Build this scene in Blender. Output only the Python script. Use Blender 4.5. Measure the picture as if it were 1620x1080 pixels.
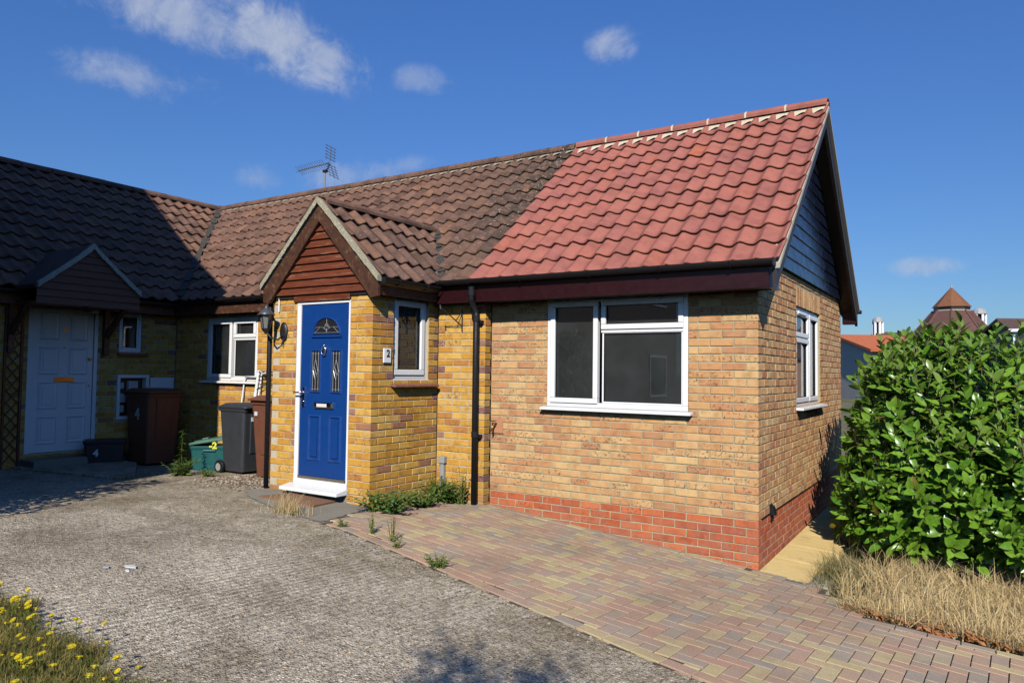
import bpy, bmesh, math, random
import numpy as np
from math import sin, cos, pi, radians, sqrt, atan2, floor
from mathutils import Matrix, Vector
rnd = random.Random(7)
for o in list(bpy.data.objects): bpy.data.objects.remove(o)
SC = bpy.context.scene
COL = SC.collection

# ------------------------------------------------------------------ camera
CAM = Vector((1.6522, -6.7484, 1.314)); YAW, PITCH, ROLL, FPX = -.5677, .0417, .0126, 1147.477
_f = Vector((sin(YAW)*cos(PITCH), cos(YAW)*cos(PITCH), sin(PITCH)))
_r0 = Vector((cos(YAW), -sin(YAW), 0)); _u0 = _r0.cross(_f)
_r = _r0*cos(ROLL) + _u0*sin(ROLL); _u = _u0*cos(ROLL) - _r0*sin(ROLL)
cd = bpy.data.cameras.new('camera'); cam = bpy.data.objects.new('camera', cd); COL.objects.link(cam)
cam.matrix_world = Matrix(((_r.x, _u.x, -_f.x, CAM.x), (_r.y, _u.y, -_f.y, CAM.y), (_r.z, _u.z, -_f.z, CAM.z), (0, 0, 0, 1)))
cd.sensor_fit = 'HORIZONTAL'; cd.sensor_width = 36; cd.lens = FPX/1620*36; cd.clip_start = .05; cd.clip_end = 2000
SC.camera = cam
SC.cycles.diffuse_bounces = 0

# ------------------------------------------------------------------ light
SUN = Vector((1, -2.0, 1.5)).normalized()
sd = bpy.data.lights.new('sun', 'SUN'); sd.energy = 5.0; sd.angle = radians(.53); sd.color = (1, .95, .87)
so = bpy.data.objects.new('sun', sd); COL.objects.link(so); so.rotation_euler = (-SUN).to_track_quat('-Z', 'Y').to_euler()
so.location = (6, -20, 16)
wd = bpy.data.worlds.new('World'); SC.world = wd; wd.use_nodes = True
SC.view_settings.view_transform = 'Standard'; SC.view_settings.look = 'None'
SC.view_settings.exposure = .12; SC.view_settings.gamma = 1

class NT:
    """small helper to wire shader nodes"""
    def __init__(s, nt): s.nt = nt; s.n = nt.nodes; s.l = nt.links
    def node(s, t, **kw):
        n = s.n.new(t)
        for k, v in kw.items(): setattr(n, k, v)
        return n
    def set(s, sock, v):
        if isinstance(v, bpy.types.NodeSocket): s.l.new(v, sock)
        elif v is not None:
            if isinstance(v, (tuple, list)) and len(v) == 3 and sock.type == 'RGBA': v = (*v, 1)
            sock.default_value = v
    def math(s, op, a, b=None, c=None, clamp=False):
        n = s.node('ShaderNodeMath', operation=op, use_clamp=clamp); s.set(n.inputs[0], a); s.set(n.inputs[1], b)
        if c is not None: s.set(n.inputs[2], c)
        return n.outputs[0]
    def vmath(s, op, a, b=None):
        n = s.node('ShaderNodeVectorMath', operation=op); s.set(n.inputs[0], a); s.set(n.inputs[1], b)
        return n.outputs['Value'] if op in ('DOT_PRODUCT', 'LENGTH') else n.outputs[0]
    def mix(s, f, a, b, mode='MIX'):
        n = s.node('ShaderNodeMix', data_type='RGBA', blend_type=mode); s.set(n.inputs[0], f); s.set(n.inputs[6], a); s.set(n.inputs[7], b)
        return n.outputs[2]
    def noise(s, vec, scale, detail=4, rough=.55, out=0, dist=0):
        n = s.node('ShaderNodeTexNoise'); s.set(n.inputs['Vector'], vec); n.inputs['Scale'].default_value = scale
        n.inputs['Detail'].default_value = detail; n.inputs['Roughness'].default_value = rough; n.inputs['Distortion'].default_value = dist
        return n.outputs[out]
    def voronoi(s, vec, scale, feature='F1', out='Distance'):
        n = s.node('ShaderNodeTexVoronoi', feature=feature); s.set(n.inputs['Vector'], vec); n.inputs['Scale'].default_value = scale
        return n.outputs[out]
    def ramp(s, f, stops, interp='LINEAR'):
        n = s.node('ShaderNodeValToRGB'); cr = n.color_ramp; cr.interpolation = interp
        while len(cr.elements) < len(stops): cr.elements.new(.5)
        for e, (p, c) in zip(cr.elements, stops):
            e.position = p; e.color = (*c, 1) if len(c) == 3 else c
        s.set(n.inputs[0], f); return n.outputs[0]
    def maprange(s, v, a, b, c=0, d=1, smooth=False):
        n = s.node('ShaderNodeMapRange', clamp=True)
        if smooth: n.interpolation_type = 'SMOOTHSTEP'
        s.set(n.inputs[0], v)
        for i, x in zip((1, 2, 3, 4), (a, b, c, d)): n.inputs[i].default_value = x
        return n.outputs[0]

# sky with a few drifting clouds
W = NT(wd.node_tree); wd.node_tree.nodes.clear()
wout = W.node('ShaderNodeOutputWorld'); bg = W.node('ShaderNodeBackground'); bg.inputs[1].default_value = .068
sky = W.node('ShaderNodeTexSky', sky_type='NISHITA'); sky.sun_disc = False
sky.sun_elevation = math.asin(SUN.z); sky.sun_rotation = atan2(SUN.x, SUN.y)
sky.altitude = 60; sky.air_density = 1.05; sky.dust_density = .2; sky.ozone_density = 2.6
gen = W.node('ShaderNodeTexCoord').outputs['Generated']
def pix_dir(px, py):
    return (_f + _r*((px-810)/FPX) + _u*((540-py)/FPX)).normalized()
nz = W.noise(gen, 9, 9, .64, dist=.4); nzf = W.noise(gen, 30, 8, .68, dist=.6)
nsum = W.math('ADD', W.math('MULTIPLY', nz, .7), W.math('MULTIPLY', nzf, .3))
cm = None
# (px, py, half length px, half height px, tilt, strength)
for px, py, hl, hh, tilt, st in [(285, 24, 180, 46, 6, 1.0), (440, 62, 165, 54, 8, 1.1), (220, 122, 110, 32, 2, .7), (515, 92, 75, 50, 10, 1.0), (672, 128, 72, 24, 4, .5),
                                 (965, 78, 46, 30, -15, .85), (560, 278, 130, 26, -10, .55), (415, 283, 44, 24, 0, .45), (1462, 422, 50, 17, 0, .75), (640, 262, 60, 18, -10, .4)]:
    d = pix_dir(px, py); t = (d.cross(Vector((0, 0, 1)))).normalized(); b = t.cross(d)
    ca, sa = cos(radians(-tilt)), sin(radians(-tilt)); e1 = t*ca + b*sa; e2 = b*ca - t*sa
    rel = W.vmath('SUBTRACT', gen, tuple(d))
    a = W.math('MULTIPLY', W.vmath('DOT_PRODUCT', rel, tuple(e1)), FPX/hl); c = W.math('MULTIPLY', W.vmath('DOT_PRODUCT', rel, tuple(e2)), FPX/hh)
    r2 = W.math('ADD', W.math('MULTIPLY', a, a), W.math('MULTIPLY', c, c))
    fall = W.math('SUBTRACT', 1.0, W.math('SQRT', r2))           # 1 centre, 0 rim
    front = W.math('GREATER_THAN', W.vmath('DOT_PRODUCT', gen, tuple(d)), 0.0)
    v = W.math('ADD', W.math('MULTIPLY', fall, .75), W.math('MULTIPLY', W.math('SUBTRACT', nsum, .5), 3.0))
    v = W.math('MULTIPLY', W.math('MULTIPLY', W.maprange(v, -.06, .72, 0, 1, True), W.maprange(fall, -.25, .3, 0, 1, True)), st)
    v = W.math('MULTIPLY', v, front)
    cm = v if cm is None else W.math('MAXIMUM', cm, v)
cloudcol = W.mix(W.maprange(nsum, .38, .62), (4.4, 5.4, 7.6), (7.2, 7.8, 9.4))
sz_ = W.node('ShaderNodeSeparateXYZ'); W.set(sz_.inputs[0], gen)
skyblue = W.mix(1.0, sky.outputs[0], W.mix(W.maprange(sz_.outputs[2], .05, .5), (.56, .80, 1.12), (.66, 1.12, 1.86)), 'MULTIPLY')
skyc = W.mix(W.math('MULTIPLY', cm, .72), skyblue, cloudcol)
W.l.new(skyc, bg.inputs[0]); W.l.new(bg.outputs[0], wout.inputs[0])

# ------------------------------------------------------------------ mesh helpers
class MB:
    def __init__(s): s.v = []; s.f = []; s.mi = []; s.at = []
    def quad(s, pts, mi=0):
        i = len(s.v); s.v += [tuple(p) for p in pts]; s.f.append(tuple(range(i, i+len(pts)))); s.mi.append(mi)
    def box(s, x0, x1, y0, y1, z0, z1, fr=None, mi=0):
        P = [(x, y, z) for z in (z0, z1) for y in (y0, y1) for x in (x0, x1)]
        if fr: P = [fr(*p) for p in P]
        i = len(s.v); s.v += [tuple(p) for p in P]
        for q in ((0, 2, 3, 1), (4, 5, 7, 6), (0, 1, 5, 4), (2, 6, 7, 3), (0, 4, 6, 2), (1, 3, 7, 5)):
            s.f.append(tuple(i+k for k in q)); s.mi.append(mi)
    def prism(s, poly, a, b, fr, mi=0):
        """poly of (p,q); extruded along third axis from a to b; fr(p,q,t)->point"""
        n = len(poly); i = len(s.v)
        s.v += [tuple(fr(p, q, a)) for p, q in poly] + [tuple(fr(p, q, b)) for p, q in poly]
        s.f.append(tuple(range(i, i+n))); s.f.append(tuple(range(i+2*n-1, i+n-1, -1))); s.mi += [mi, mi]
        for k in range(n):
            s.f.append((i+k, i+n+k, i+n+(k+1) % n, i+(k+1) % n)); s.mi.append(mi)
    def tube(s, path, r, n=8, cap=True, mi=0):
        path = [Vector(p) for p in path]; rs = r if isinstance(r, (list, tuple)) else [r]*len(path)
        i0 = len(s.v); prev = None
        for k, p in enumerate(path):
            t = (path[min(k+1, len(path)-1)] - path[max(k-1, 0)]).normalized()
            if prev is None:
                a = t.orthogonal().normalized()
            else:
                a = (prev - t*prev.dot(t)); a = a.normalized() if a.length > 1e-6 else t.orthogonal().normalized()
            prev = a; b = t.cross(a)
            for j in range(n):
                q = 2*pi*j/n; s.v.append(tuple(p + (a*cos(q) + b*sin(q))*rs[k]))
        for k in range(len(path)-1):
            for j in range(n):
                s.f.append((i0+k*n+j, i0+k*n+(j+1) % n, i0+(k+1)*n+(j+1) % n, i0+(k+1)*n+j)); s.mi.append(mi)
        if cap:
            s.f.append(tuple(i0+j for j in reversed(range(n)))); s.mi.append(mi)
            m = i0+(len(path)-1)*n; s.f.append(tuple(m+j for j in range(n))); s.mi.append(mi)
    def lathe(s, prof, c, n=16, axis=(0, 0, 1), mi=0):
        ax = Vector(axis).normalized(); a = ax.orthogonal().normalized(); b = ax.cross(a); c = Vector(c); i0 = len(s.v)
        for r, h in prof:
            for j in range(n):
                q = 2*pi*j/n; s.v.append(tuple(c + ax*h + (a*cos(q) + b*sin(q))*max(r, 1e-4)))
        for k in range(len(prof)-1):
            for j in range(n):
                s.f.append((i0+k*n+j, i0+k*n+(j+1) % n, i0+(k+1)*n+(j+1) % n, i0+(k+1)*n+j)); s.mi.append(mi)
        s.f.append(tuple(i0+j for j in reversed(range(n)))); s.mi.append(mi)
        m = i0+(len(prof)-1)*n; s.f.append(tuple(m+j for j in range(n))); s.mi.append(mi)
    def merge(s, verts, faces, mi=0):
        i = len(s.v); s.v += [tuple(v) for v in verts]; s.f += [tuple(i+k for k in f) for f in faces]; s.mi += [mi]*len(faces)
    def mesh(s, name, fix=True):
        me = bpy.data.meshes.new(name); me.from_pydata(s.v, [], s.f)
        if any(s.mi): me.polygons.foreach_set('material_index', s.mi)
        if fix:
            bm = bmesh.new(); bm.from_mesh(me); bmesh.ops.recalc_face_normals(bm, faces=bm.faces); bm.to_mesh(me); bm.free()
        me.update(); return me
    def build(s, name, mat, parent=None, smooth=False, bevel=0, fix=True):
        me = s.mesh(name, fix)
        for m in (mat if isinstance(mat, (list, tuple)) else [mat]): me.materials.append(m)
        if smooth: me.polygons.foreach_set('use_smooth', [True]*len(me.polygons))
        o = bpy.data.objects.new(name, me); COL.objects.link(o)
        if parent: put(o, parent)
        if bevel:
            b = o.modifiers.new('bevel', 'BEVEL'); b.width = bevel; b.segments = 2; b.limit_method = 'ANGLE'; b.angle_limit = radians(40)
        if smooth == 'auto':
            pass
        return o

WL = {}
def wl(o): return WL.get(o.name, Vector((0, 0, 0)))
def put(o, parent):
    """parent without moving: every thing's root is only translated"""
    o.parent = parent; o.matrix_parent_inverse = Matrix.Translation(-wl(parent))
def tag(o, label, cat, group=None, kind=None):
    if label: o['label'] = label
    if cat: o['category'] = cat
    if group: o['group'] = group
    if kind: o['kind'] = kind
    return o
def thing(name, loc, label, cat, group=None):
    o = bpy.data.objects.new(name, None); COL.objects.link(o); o.location = loc; o.empty_display_size = .2
    WL[o.name] = Vector(loc); return tag(o, label, cat, group)
def inst(name, me, M, parent):
    o = bpy.data.objects.new(name, me); COL.objects.link(o); put(o, parent); o.matrix_basis = M; return o
def frame(o, ux, n):
    """local (u along wall, d outward, z) -> world"""
    o = Vector(o); ux = Vector(ux); n = Vector(n)
    return lambda u, d, z: (o.x+ux.x*u+n.x*d, o.y+ux.y*u+n.y*d, o.z+z)
F_FRONT = frame((0, 0, 0), (1, 0, 0), (0, -1, 0))       # u = x
def F_Y(y): return frame((0, y, 0), (1, 0, 0), (0, -1, 0))
def F_X(x): return frame((x, 0, 0), (0, 1, 0), (1, 0, 0))  # u = y, faces +x

def text_mesh(txt, size, depth=.002, bold=0.0):
    c = bpy.data.curves.new('lettering', 'FONT'); c.body = txt; c.size = size; c.extrude = depth; c.offset = bold; c.align_x = 'CENTER'; c.align_y = 'CENTER'
    o = bpy.data.objects.new('lettering', c); COL.objects.link(o); bpy.context.view_layer.update()
    me = bpy.data.meshes.new_from_object(o.evaluated_get(bpy.context.evaluated_depsgraph_get()))
    bpy.data.objects.remove(o); return me
def lettering(txt, size, M, mat, parent, name='house_number', bold=0.0):
    me = text_mesh(txt, size, .0015, bold); me.materials.clear(); me.materials.append(mat); me.transform(M)
    o = bpy.data.objects.new(name, me); COL.objects.link(o); put(o, parent); return o
def mat_plane(pos, ux, up):
    ux = Vector(ux).normalized(); up = Vector(up).normalized(); n = ux.cross(up)
    return Matrix(((ux.x, up.x, n.x, pos[0]), (ux.y, up.y, n.y, pos[1]), (ux.z, up.z, n.z, pos[2]), (0, 0, 0, 1)))

# ------------------------------------------------------------------ materials
def newmat(name):
    m = bpy.data.materials.new(name); m.use_nodes = True; t = NT(m.node_tree); p = t.n['Principled BSDF']
    return m, t, p
def pos(t): return t.node('ShaderNodeNewGeometry').outputs['Position']
def bump(t, p, h, strength, dist=.01):
    b = t.node('ShaderNodeBump'); b.inputs['Strength'].default_value = strength; b.inputs['Distance'].default_value = dist
    t.set(b.inputs['Height'], h); t.l.new(b.outputs[0], p.inputs['Normal'])
def plain(name, col, rough=.5, var=.12, scale=14, metal=0, bmp=0, bscale=120, spec=.5, coat=0, objvar=0):
    m, t, p = newmat(name); P = pos(t)
    n = t.noise(P, scale, 5, .6); c = t.mix(n, tuple(x*(1-var*1.6) for x in col), tuple(min(1, x*(1+var*1.6)) for x in col))
    if objvar:
        r = t.node('ShaderNodeObjectInfo').outputs['Random']
        c = t.mix(1.0, c, t.ramp(r, [(0, (1-objvar,)*3), (1, (1+objvar,)*3)]), 'MULTIPLY')
    t.set(p.inputs['Base Color'], c); p.inputs['Roughness'].default_value = rough; p.inputs['Metallic'].default_value = metal
    p.inputs['Specular IOR Level'].default_value = spec; p.inputs['Coat Weight'].default_value = coat
    t.set(p.inputs['Roughness'], t.maprange(t.noise(P, scale*2.3, 3), .3, .7, max(.02, rough-.08), min(1, rough+.1)))
    if bmp: bump(t, p, t.noise(P, bscale, 4), bmp, .004)
    return m
def rand_src(t, attr):
    if attr:
        a = t.node('ShaderNodeAttribute'); a.attribute_name = 'rnd'; return a.outputs['Fac']
    return t.node('ShaderNodeObjectInfo').outputs['Random']
def brick_mat(name, stops, blotch, blotchcol, grain=.18, attr=False, bmp=.6, dirt=.25, dirtcol=(.12, .09, .06), tint=(1, 1, 1)):
    m, t, p = newmat(name); P = pos(t); r = rand_src(t, attr)
    c = t.ramp(r, stops, 'CONSTANT'); c = t.mix(1.0, c, tint, 'MULTIPLY')
    r2 = t.math('FRACT', t.math('MULTIPLY', r, 37.7))
    off = t.vmath('ADD', P, None); n2 = t.node('ShaderNodeCombineXYZ'); t.set(n2.inputs[0], t.math('MULTIPLY', r, 9.0)); off = t.vmath('ADD', P, n2.outputs[0])
    big = t.noise(off, 9, 4, .6); med = t.noise(off, 38, 4, .6); fine = t.noise(P, 260, 3, .6)
    c = t.mix(1.0, c, t.ramp(big, [(.3, (.74, .68, .62)), (.5, (1, 1, 1)), (.72, (1.16, 1.12, 1.02))]), 'MULTIPLY')
    c = t.mix(1.0, c, t.ramp(fine, [(.3, (1-grain,)*3), (.7, (1+grain,)*3)]), 'MULTIPLY')
    # dark burnt blotches on some bricks
    bl = t.math('MULTIPLY', t.maprange(med, .54, .62), t.math('LESS_THAN', r2, blotch))
    c = t.mix(t.math('MULTIPLY', bl, .78), c, blotchcol)
    # pale bloom
    c = t.mix(t.math('MULTIPLY', t.maprange(t.noise(P, 17, 5, .65), .58, .75), .25), c, (.62, .55, .42))
    # weathering low down on the wall
    z = t.node('ShaderNodeSeparateXYZ'); t.set(z.inputs[0], P)
    low = t.math('MULTIPLY', t.math('MULTIPLY', t.maprange(t.math('ADD', z.outputs[2], t.math('MULTIPLY', t.noise(P, 3.5, 5), .5)), .0, .45, 1, 0), t.maprange(t.noise(P, 6, 6, .7), .35, .62)), dirt)
    c = t.mix(low, c, dirtcol)
    t.set(p.inputs['Base Color'], c); p.inputs['Roughness'].default_value = .88; p.inputs['Specular IOR Level'].default_value = .25
    h = t.math('ADD', t.math('MULTIPLY', med, .6), t.math('MULTIPLY', fine, .5)); bump(t, p, h, bmp, .006)
    return m
OLD = [(0, (.54, .31, .065)), (.14, (.59, .365, .095)), (.3, (.52, .29, .055)), (.44, (.61, .40, .125)), (.56, (.56, .32, .07)), (.68, (.50, .255, .055)), (.78, (.58, .39, .15)), (.88, (.44, .215, .075)), (.965, (.34, .17, .11))]
OLDH = [(0, (.29, .15, .11)), (.2, (.37, .20, .13)), (.4, (.25, .125, .10)), (.6, (.43, .23, .13)), (.8, (.33, .175, .125))]
NEW = [(0, (.565, .325, .155)), (.16, (.60, .375, .185)), (.32, (.535, .285, .14)), (.46, (.62, .42, .21)), (.6, (.56, .335, .16)), (.74, (.52, .265, .135)), (.85, (.60, .40, .20)), (.94, (.47, .25, .135))]
GAB = [(0, (.46, .25, .105)), (.16, (.51, .30, .13)), (.32, (.43, .215, .09)), (.46, (.53, .34, .15)), (.6, (.46, .26, .11)), (.74, (.42, .20, .09)), (.85, (.50, .31, .14)), (.94, (.37, .19, .10))]
RED = [(0, (.40, .085, .035)), (.2, (.44, .105, .042)), (.4, (.36, .075, .032)), (.6, (.42, .10, .045)), (.8, (.46, .12, .055)), (.93, (.34, .08, .05))]
MAT = {}
for a in (False, True):
    s = '_loose' if a else ''
    MAT['old'+s] = brick_mat('yellow_brick'+s, OLD, .16, tint=(1.03, .94, .74), blotchcol=(.19, .095, .06), attr=a, dirt=.45, dirtcol=(.20, .15, .09))
    MAT['oldh'+s] = brick_mat('purple_header_brick'+s, OLDH, .2, (.12, .06, .05), attr=a, dirt=.3, dirtcol=(.20, .15, .09))
    MAT['new'+s] = brick_mat('buff_brick'+s, NEW, .42, (.14, .055, .04), tint=(.97, .93, .86), attr=a, dirt=.25, dirtcol=(.26, .2, .12))
    MAT['red'+s] = brick_mat('red_brick'+s, RED, .1, (.2, .06, .04), tint=(1.2, 1.25, 1.05), attr=a, dirt=.4, dirtcol=(.38, .24, .17))
MAT['mortar_new'] = plain('mortar_sandy', (.42, .365, .225), .95, .2, 30, bmp=.5, bscale=220)
MAT['mortar_old'] = plain('mortar_pale', (.50, .43, .31), .95, .2, 30, bmp=.5, bscale=220)
MAT['upvc'] = plain('white_upvc', (.80, .80, .79), .28, .02, 5)
MAT['white_paint'] = plain('white_gloss_paint', (.82, .83, .84), .35, .04, 6)
MAT['gutter'] = plain('black_plastic', (.012, .012, .014), .48, .2, 20, spec=.22)
MAT['maroon'] = plain('maroon_fascia', (.022, .0045, .006), .36, .2, 6, spec=.3)
MAT['soffit'] = plain('dark_soffit', (.028, .02, .02), .5, .2, 6)
MAT['clad'] = plain('blue_black_cladding', (.010, .014, .030), .18, .1, 4, spec=.30)
MAT['wood_red'] = None
def wood(name, a, b, rough=.55, worn=0., axis='X'):
    m, t, p = newmat(name); P = pos(t)
    mp = t.node('ShaderNodeMapping'); t.set(mp.inputs[0], P); mp.inputs['Scale'].default_value = {'X': (3, 40, 40), 'Y': (40, 3, 40), 'Z': (40, 40, 3), 'D': (14, 14, 14)}[axis]
    n = t.noise(mp.outputs[0], 1, 6, .65, dist=.6); c = t.mix(t.maprange(n, .3, .7), a, b)
    if worn:
        w = t.maprange(t.noise(mp.outputs[0], .8, 6, .7), .56, .66); c = t.mix(t.math('MULTIPLY', w, worn), c, (.40, .26, .15))
    t.set(p.inputs['Base Color'], c); p.inputs['Roughness'].default_value = rough; bump(t, p, n, .5, .004); return m
MAT['wood_red'] = wood('red_stained_boards', (.075, .018, .008), (.19, .048, .017), .5, .55)
MAT['wood_brown'] = wood('dark_brown_stained_wood', (.038, .016, .009), (.095, .038, .019), .55, .25, 'D')
MAT['wood_dark'] = wood('dark_canopy_boards', (.06, .028, .016), (.11, .055, .03), .6, .1, 'Y')
MAT['blue_door'] = plain('blue_door_skin', (.006, .045, .20), .34, .03, 5, spec=.5)
MAT['chrome'] = plain('polished_steel', (.62, .62, .62), .18, .05, 20, metal=1)
MAT['brass'] = plain('aged_brass', (.42, .24, .07), .35, .2, 30, metal=1)
MAT['lead'] = plain('lead_came', (.5, .5, .5), .35, .1, 30, metal=.6)
MAT['iron'] = plain('black_iron', (.018, .016, .015), .45, .3, 30)
MAT['grey_plastic'] = plain('grey_conduit', (.30, .30, .28), .5, .15, 20)
MAT['curtain'] = plain('net_curtain', (.88, .82, .62), .9, .1, 20)
MAT['interior'] = plain('interior_plaster', (.42, .43, .42), .9, .05, 3)
MAT['sill_tile'] = plain('brown_sill_tile', (.24, .095, .06), .6, .25, 25, bmp=.4)
MAT['verge'] = None
def lichen_mat(name, base, spots):
    m, t, p = newmat(name); P = pos(t)
    c = t.mix(t.noise(P, 22, 6, .7), tuple(x*.6 for x in base), base)
    c = t.mix(t.maprange(t.noise(P, 45, 4, .6), .55, .62), c, spots); c = t.mix(t.maprange(t.noise(P, 90, 3), .6, .68), c, (.10, .09, .06))
    t.set(p.inputs['Base Color'], c); p.inputs['Roughness'].default_value = .95; bump(t, p, t.noise(P, 70, 5), .8, .012); return m
MAT['verge'] = lichen_mat('lichened_mortar', (.42, .38, .27), (.52, .47, .30))
MAT['verge4'] = lichen_mat('pale_lichened_mortar', (.50, .46, .36), (.62, .58, .46))
MAT['undercloak'] = plain('grey_undercloak', (.40, .37, .30), .9, .2, 30, bmp=.4)
MAT['bed'] = plain('cream_ridge_mortar', (.55, .47, .33), .95, .2, 25, bmp=.7, bscale=60)
MAT['valley'] = lichen_mat('debris_filled_valley', (.05, .045, .04), (.10, .085, .06))
def tile_mat(name, stops, lich, lichcol, attr=False, moss=0., rough=.8, streak=.2):
    m, t, p = newmat(name); P = pos(t); r = rand_src(t, attr)
    c = t.ramp(r, stops)
    c = t.mix(1.0, c, t.ramp(t.noise(P, 5, 6, .65), [(.3, (1-streak*1.6,)*3), (.52, (1, 1, 1)), (.75, (1+streak,)*3)]), 'MULTIPLY')
    c = t.mix(1.0, c, t.ramp(t.noise(P, 210, 3), [(.3, (.82,)*3), (.7, (1.16,)*3)]), 'MULTIPLY')
    if lich:
        v = t.voronoi(t.vmath('ADD', P, t.vmath('SCALE', t.noise(P, 11, 3, out=1), None)), 5.5); 
        s = t.math('MULTIPLY', t.maprange(v, .05, .09, 1, 0), t.maprange(t.noise(P, 3, 3), .42, .55)); c = t.mix(t.math('MULTIPLY', s, lich), c, lichcol)
        s2 = t.maprange(t.noise(P, 55, 4, .7), .64, .70); c = t.mix(t.math('MULTIPLY', s2, lich*.45), c, tuple(x*.7 for x in lichcol))
    if moss:
        # the rows beside the new roof carry old lichen and moss
        sx = t.node('ShaderNodeSeparateXYZ'); t.set(sx.inputs[0], P)
        band = t.math('MULTIPLY', t.maprange(sx.outputs[0], -4.4, -3.2), t.maprange(sx.outputs[0], -3.07, -3.0, 1, 0))
        bandz = t.math('MULTIPLY', band, t.maprange(sx.outputs[2], 2.3, 3.4, .25, 1))
        c = t.mix(t.math('MULTIPLY', bandz, t.maprange(t.noise(P, 9, 6, .75), .40, .56)), c, (.045, .034, .024))
        c = t.mix(t.math('MULTIPLY', bandz, t.maprange(t.noise(P, 24, 5, .75), .60, .66)), c, (.50, .47, .40))
    t.set(p.inputs['Base Color'], c); p.inputs['Roughness'].default_value = rough; p.inputs['Specular IOR Level'].default_value = .35
    bump(t, p, t.math('ADD', t.noise(P, 240, 3), t.noise(P, 40, 4)), .35, .005); return m
for a in (False, True):
    s = '_loose' if a else ''
    MAT['tile_red'+s] = tile_mat('red_pantile'+s, [(0, (.325, .108, .079)), (.3, (.345, .119, .085)), (.55, (.30, .104, .082)), (.8, (.35, .124, .088)), (.95, (.335, .11, .076)), (1, (.39, .115, .062))], 0, None, a, rough=.75, streak=.17)
    MAT['tile_old'+s] = tile_mat('brown_pantile'+s, [(0, (.155, .082, .055)), (.3, (.18, .096, .063)), (.6, (.13, .07, .05)), (.85, (.165, .09, .063)), (1, (.215, .105, .062))], .8, (.55, .53, .47), a, moss=1, rough=.88, streak=.34)
MAT['tile_plain'] = tile_mat('plain_brown_roof', [(0, (.10, .055, .04)), (1, (.12, .06, .045))], .3, (.3, .28, .24), False, rough=.85)

def glass():
    m, t, p = newmat('window_glass'); t.n.remove(p); out = t.n['Material Output']
    fr = t.node('ShaderNodeFresnel'); fr.inputs['IOR'].default_value = 1.5
    tr = t.node('ShaderNodeBsdfTransparent'); tr.inputs[0].default_value = (.72, .76, .74, 1)
    gl = t.node('ShaderNodeBsdfGlossy'); gl.inputs['Roughness'].default_value = .012; gl.inputs[0].default_value = (.95, .97, 1, 1)
    b = t.node('ShaderNodeBump'); b.inputs['Strength'].default_value = .03; t.set(b.inputs['Height'], t.noise(pos(t), 2.2, 2)); t.l.new(b.outputs[0], gl.inputs['Normal'])
    mx = t.node('ShaderNodeMixShader'); t.l.new(t.math('MULTIPLY', fr.outputs[0], 1.15, clamp=True), mx.inputs[0]); t.l.new(tr.outputs[0], mx.inputs[1]); t.l.new(gl.outputs[0], mx.inputs[2])
    df = t.node('ShaderNodeBsdfDiffuse'); df.inputs[0].default_value = (.62, .66, .64, 1); m2 = t.node('ShaderNodeMixShader'); t.l.new(t.maprange(t.noise(pos(t), 3.5, 4, .6), .3, .7, .028, .05), m2.inputs[0]); t.l.new(mx.outputs[0], m2.inputs[1]); t.l.new(df.outputs[0], m2.inputs[2])  # pale haze mixed into the panes, standing in for bounced light missing indoors
    t.l.new(m2.outputs[0], out.inputs[0]); return m
MAT['glass'] = glass()
MAT['dark_glass'] = plain('dark_leaded_glass', (.02, .02, .022), .08, .1, 5, spec=.7)

# ------------------------------------------------------------------ ground
def interp(x, xs, ys):
    if x <= xs[0]: return ys[0]
    for i in range(len(xs)-1):
        if x <= xs[i+1]: return ys[i] + (ys[i+1]-ys[i])*(x-xs[i])/(xs[i+1]-xs[i])
    return ys[-1]
def g(x, y):
    return interp(x, [-40, -9, -5, -3.6, -2.9, 0, 3, 8, 40, 200], [-.1, -.1, -.1, -.15, -.17, -.44, -.66, -.85, -1.6, -3]) - .045*max(-8, min(0, y))
def gn(x, y):
    e = .05; return Vector((-(g(x+e, y)-g(x-e, y))/(2*e), -(g(x, y+e)-g(x, y-e))/(2*e), 1)).normalized()
def sheet(name, xs, ys, dz, mat, inside=None, kind='structure', zf=None):
    mb = MB(); idx = {}
    zf = zf or (lambda x, y: g(x, y)+dz)
    for i, x in enumerate(xs):
        for j, y in enumerate(ys): idx[i, j] = len(mb.v); mb.v.append((x, y, zf(x, y)))
    for i in range(len(xs)-1):
        for j in range(len(ys)-1):
            if inside and not inside((xs[i]+xs[i+1])/2, (ys[j]+ys[j+1])/2): continue
            mb.f.append((idx[i, j], idx[i+1, j], idx[i+1, j+1], idx[i, j+1])); mb.mi.append(0)
    o = mb.build(name, mat, smooth=True); o['kind'] = kind; return o
def lin(a, b, n): return [a+(b-a)*i/n for i in range(n+1)]

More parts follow.
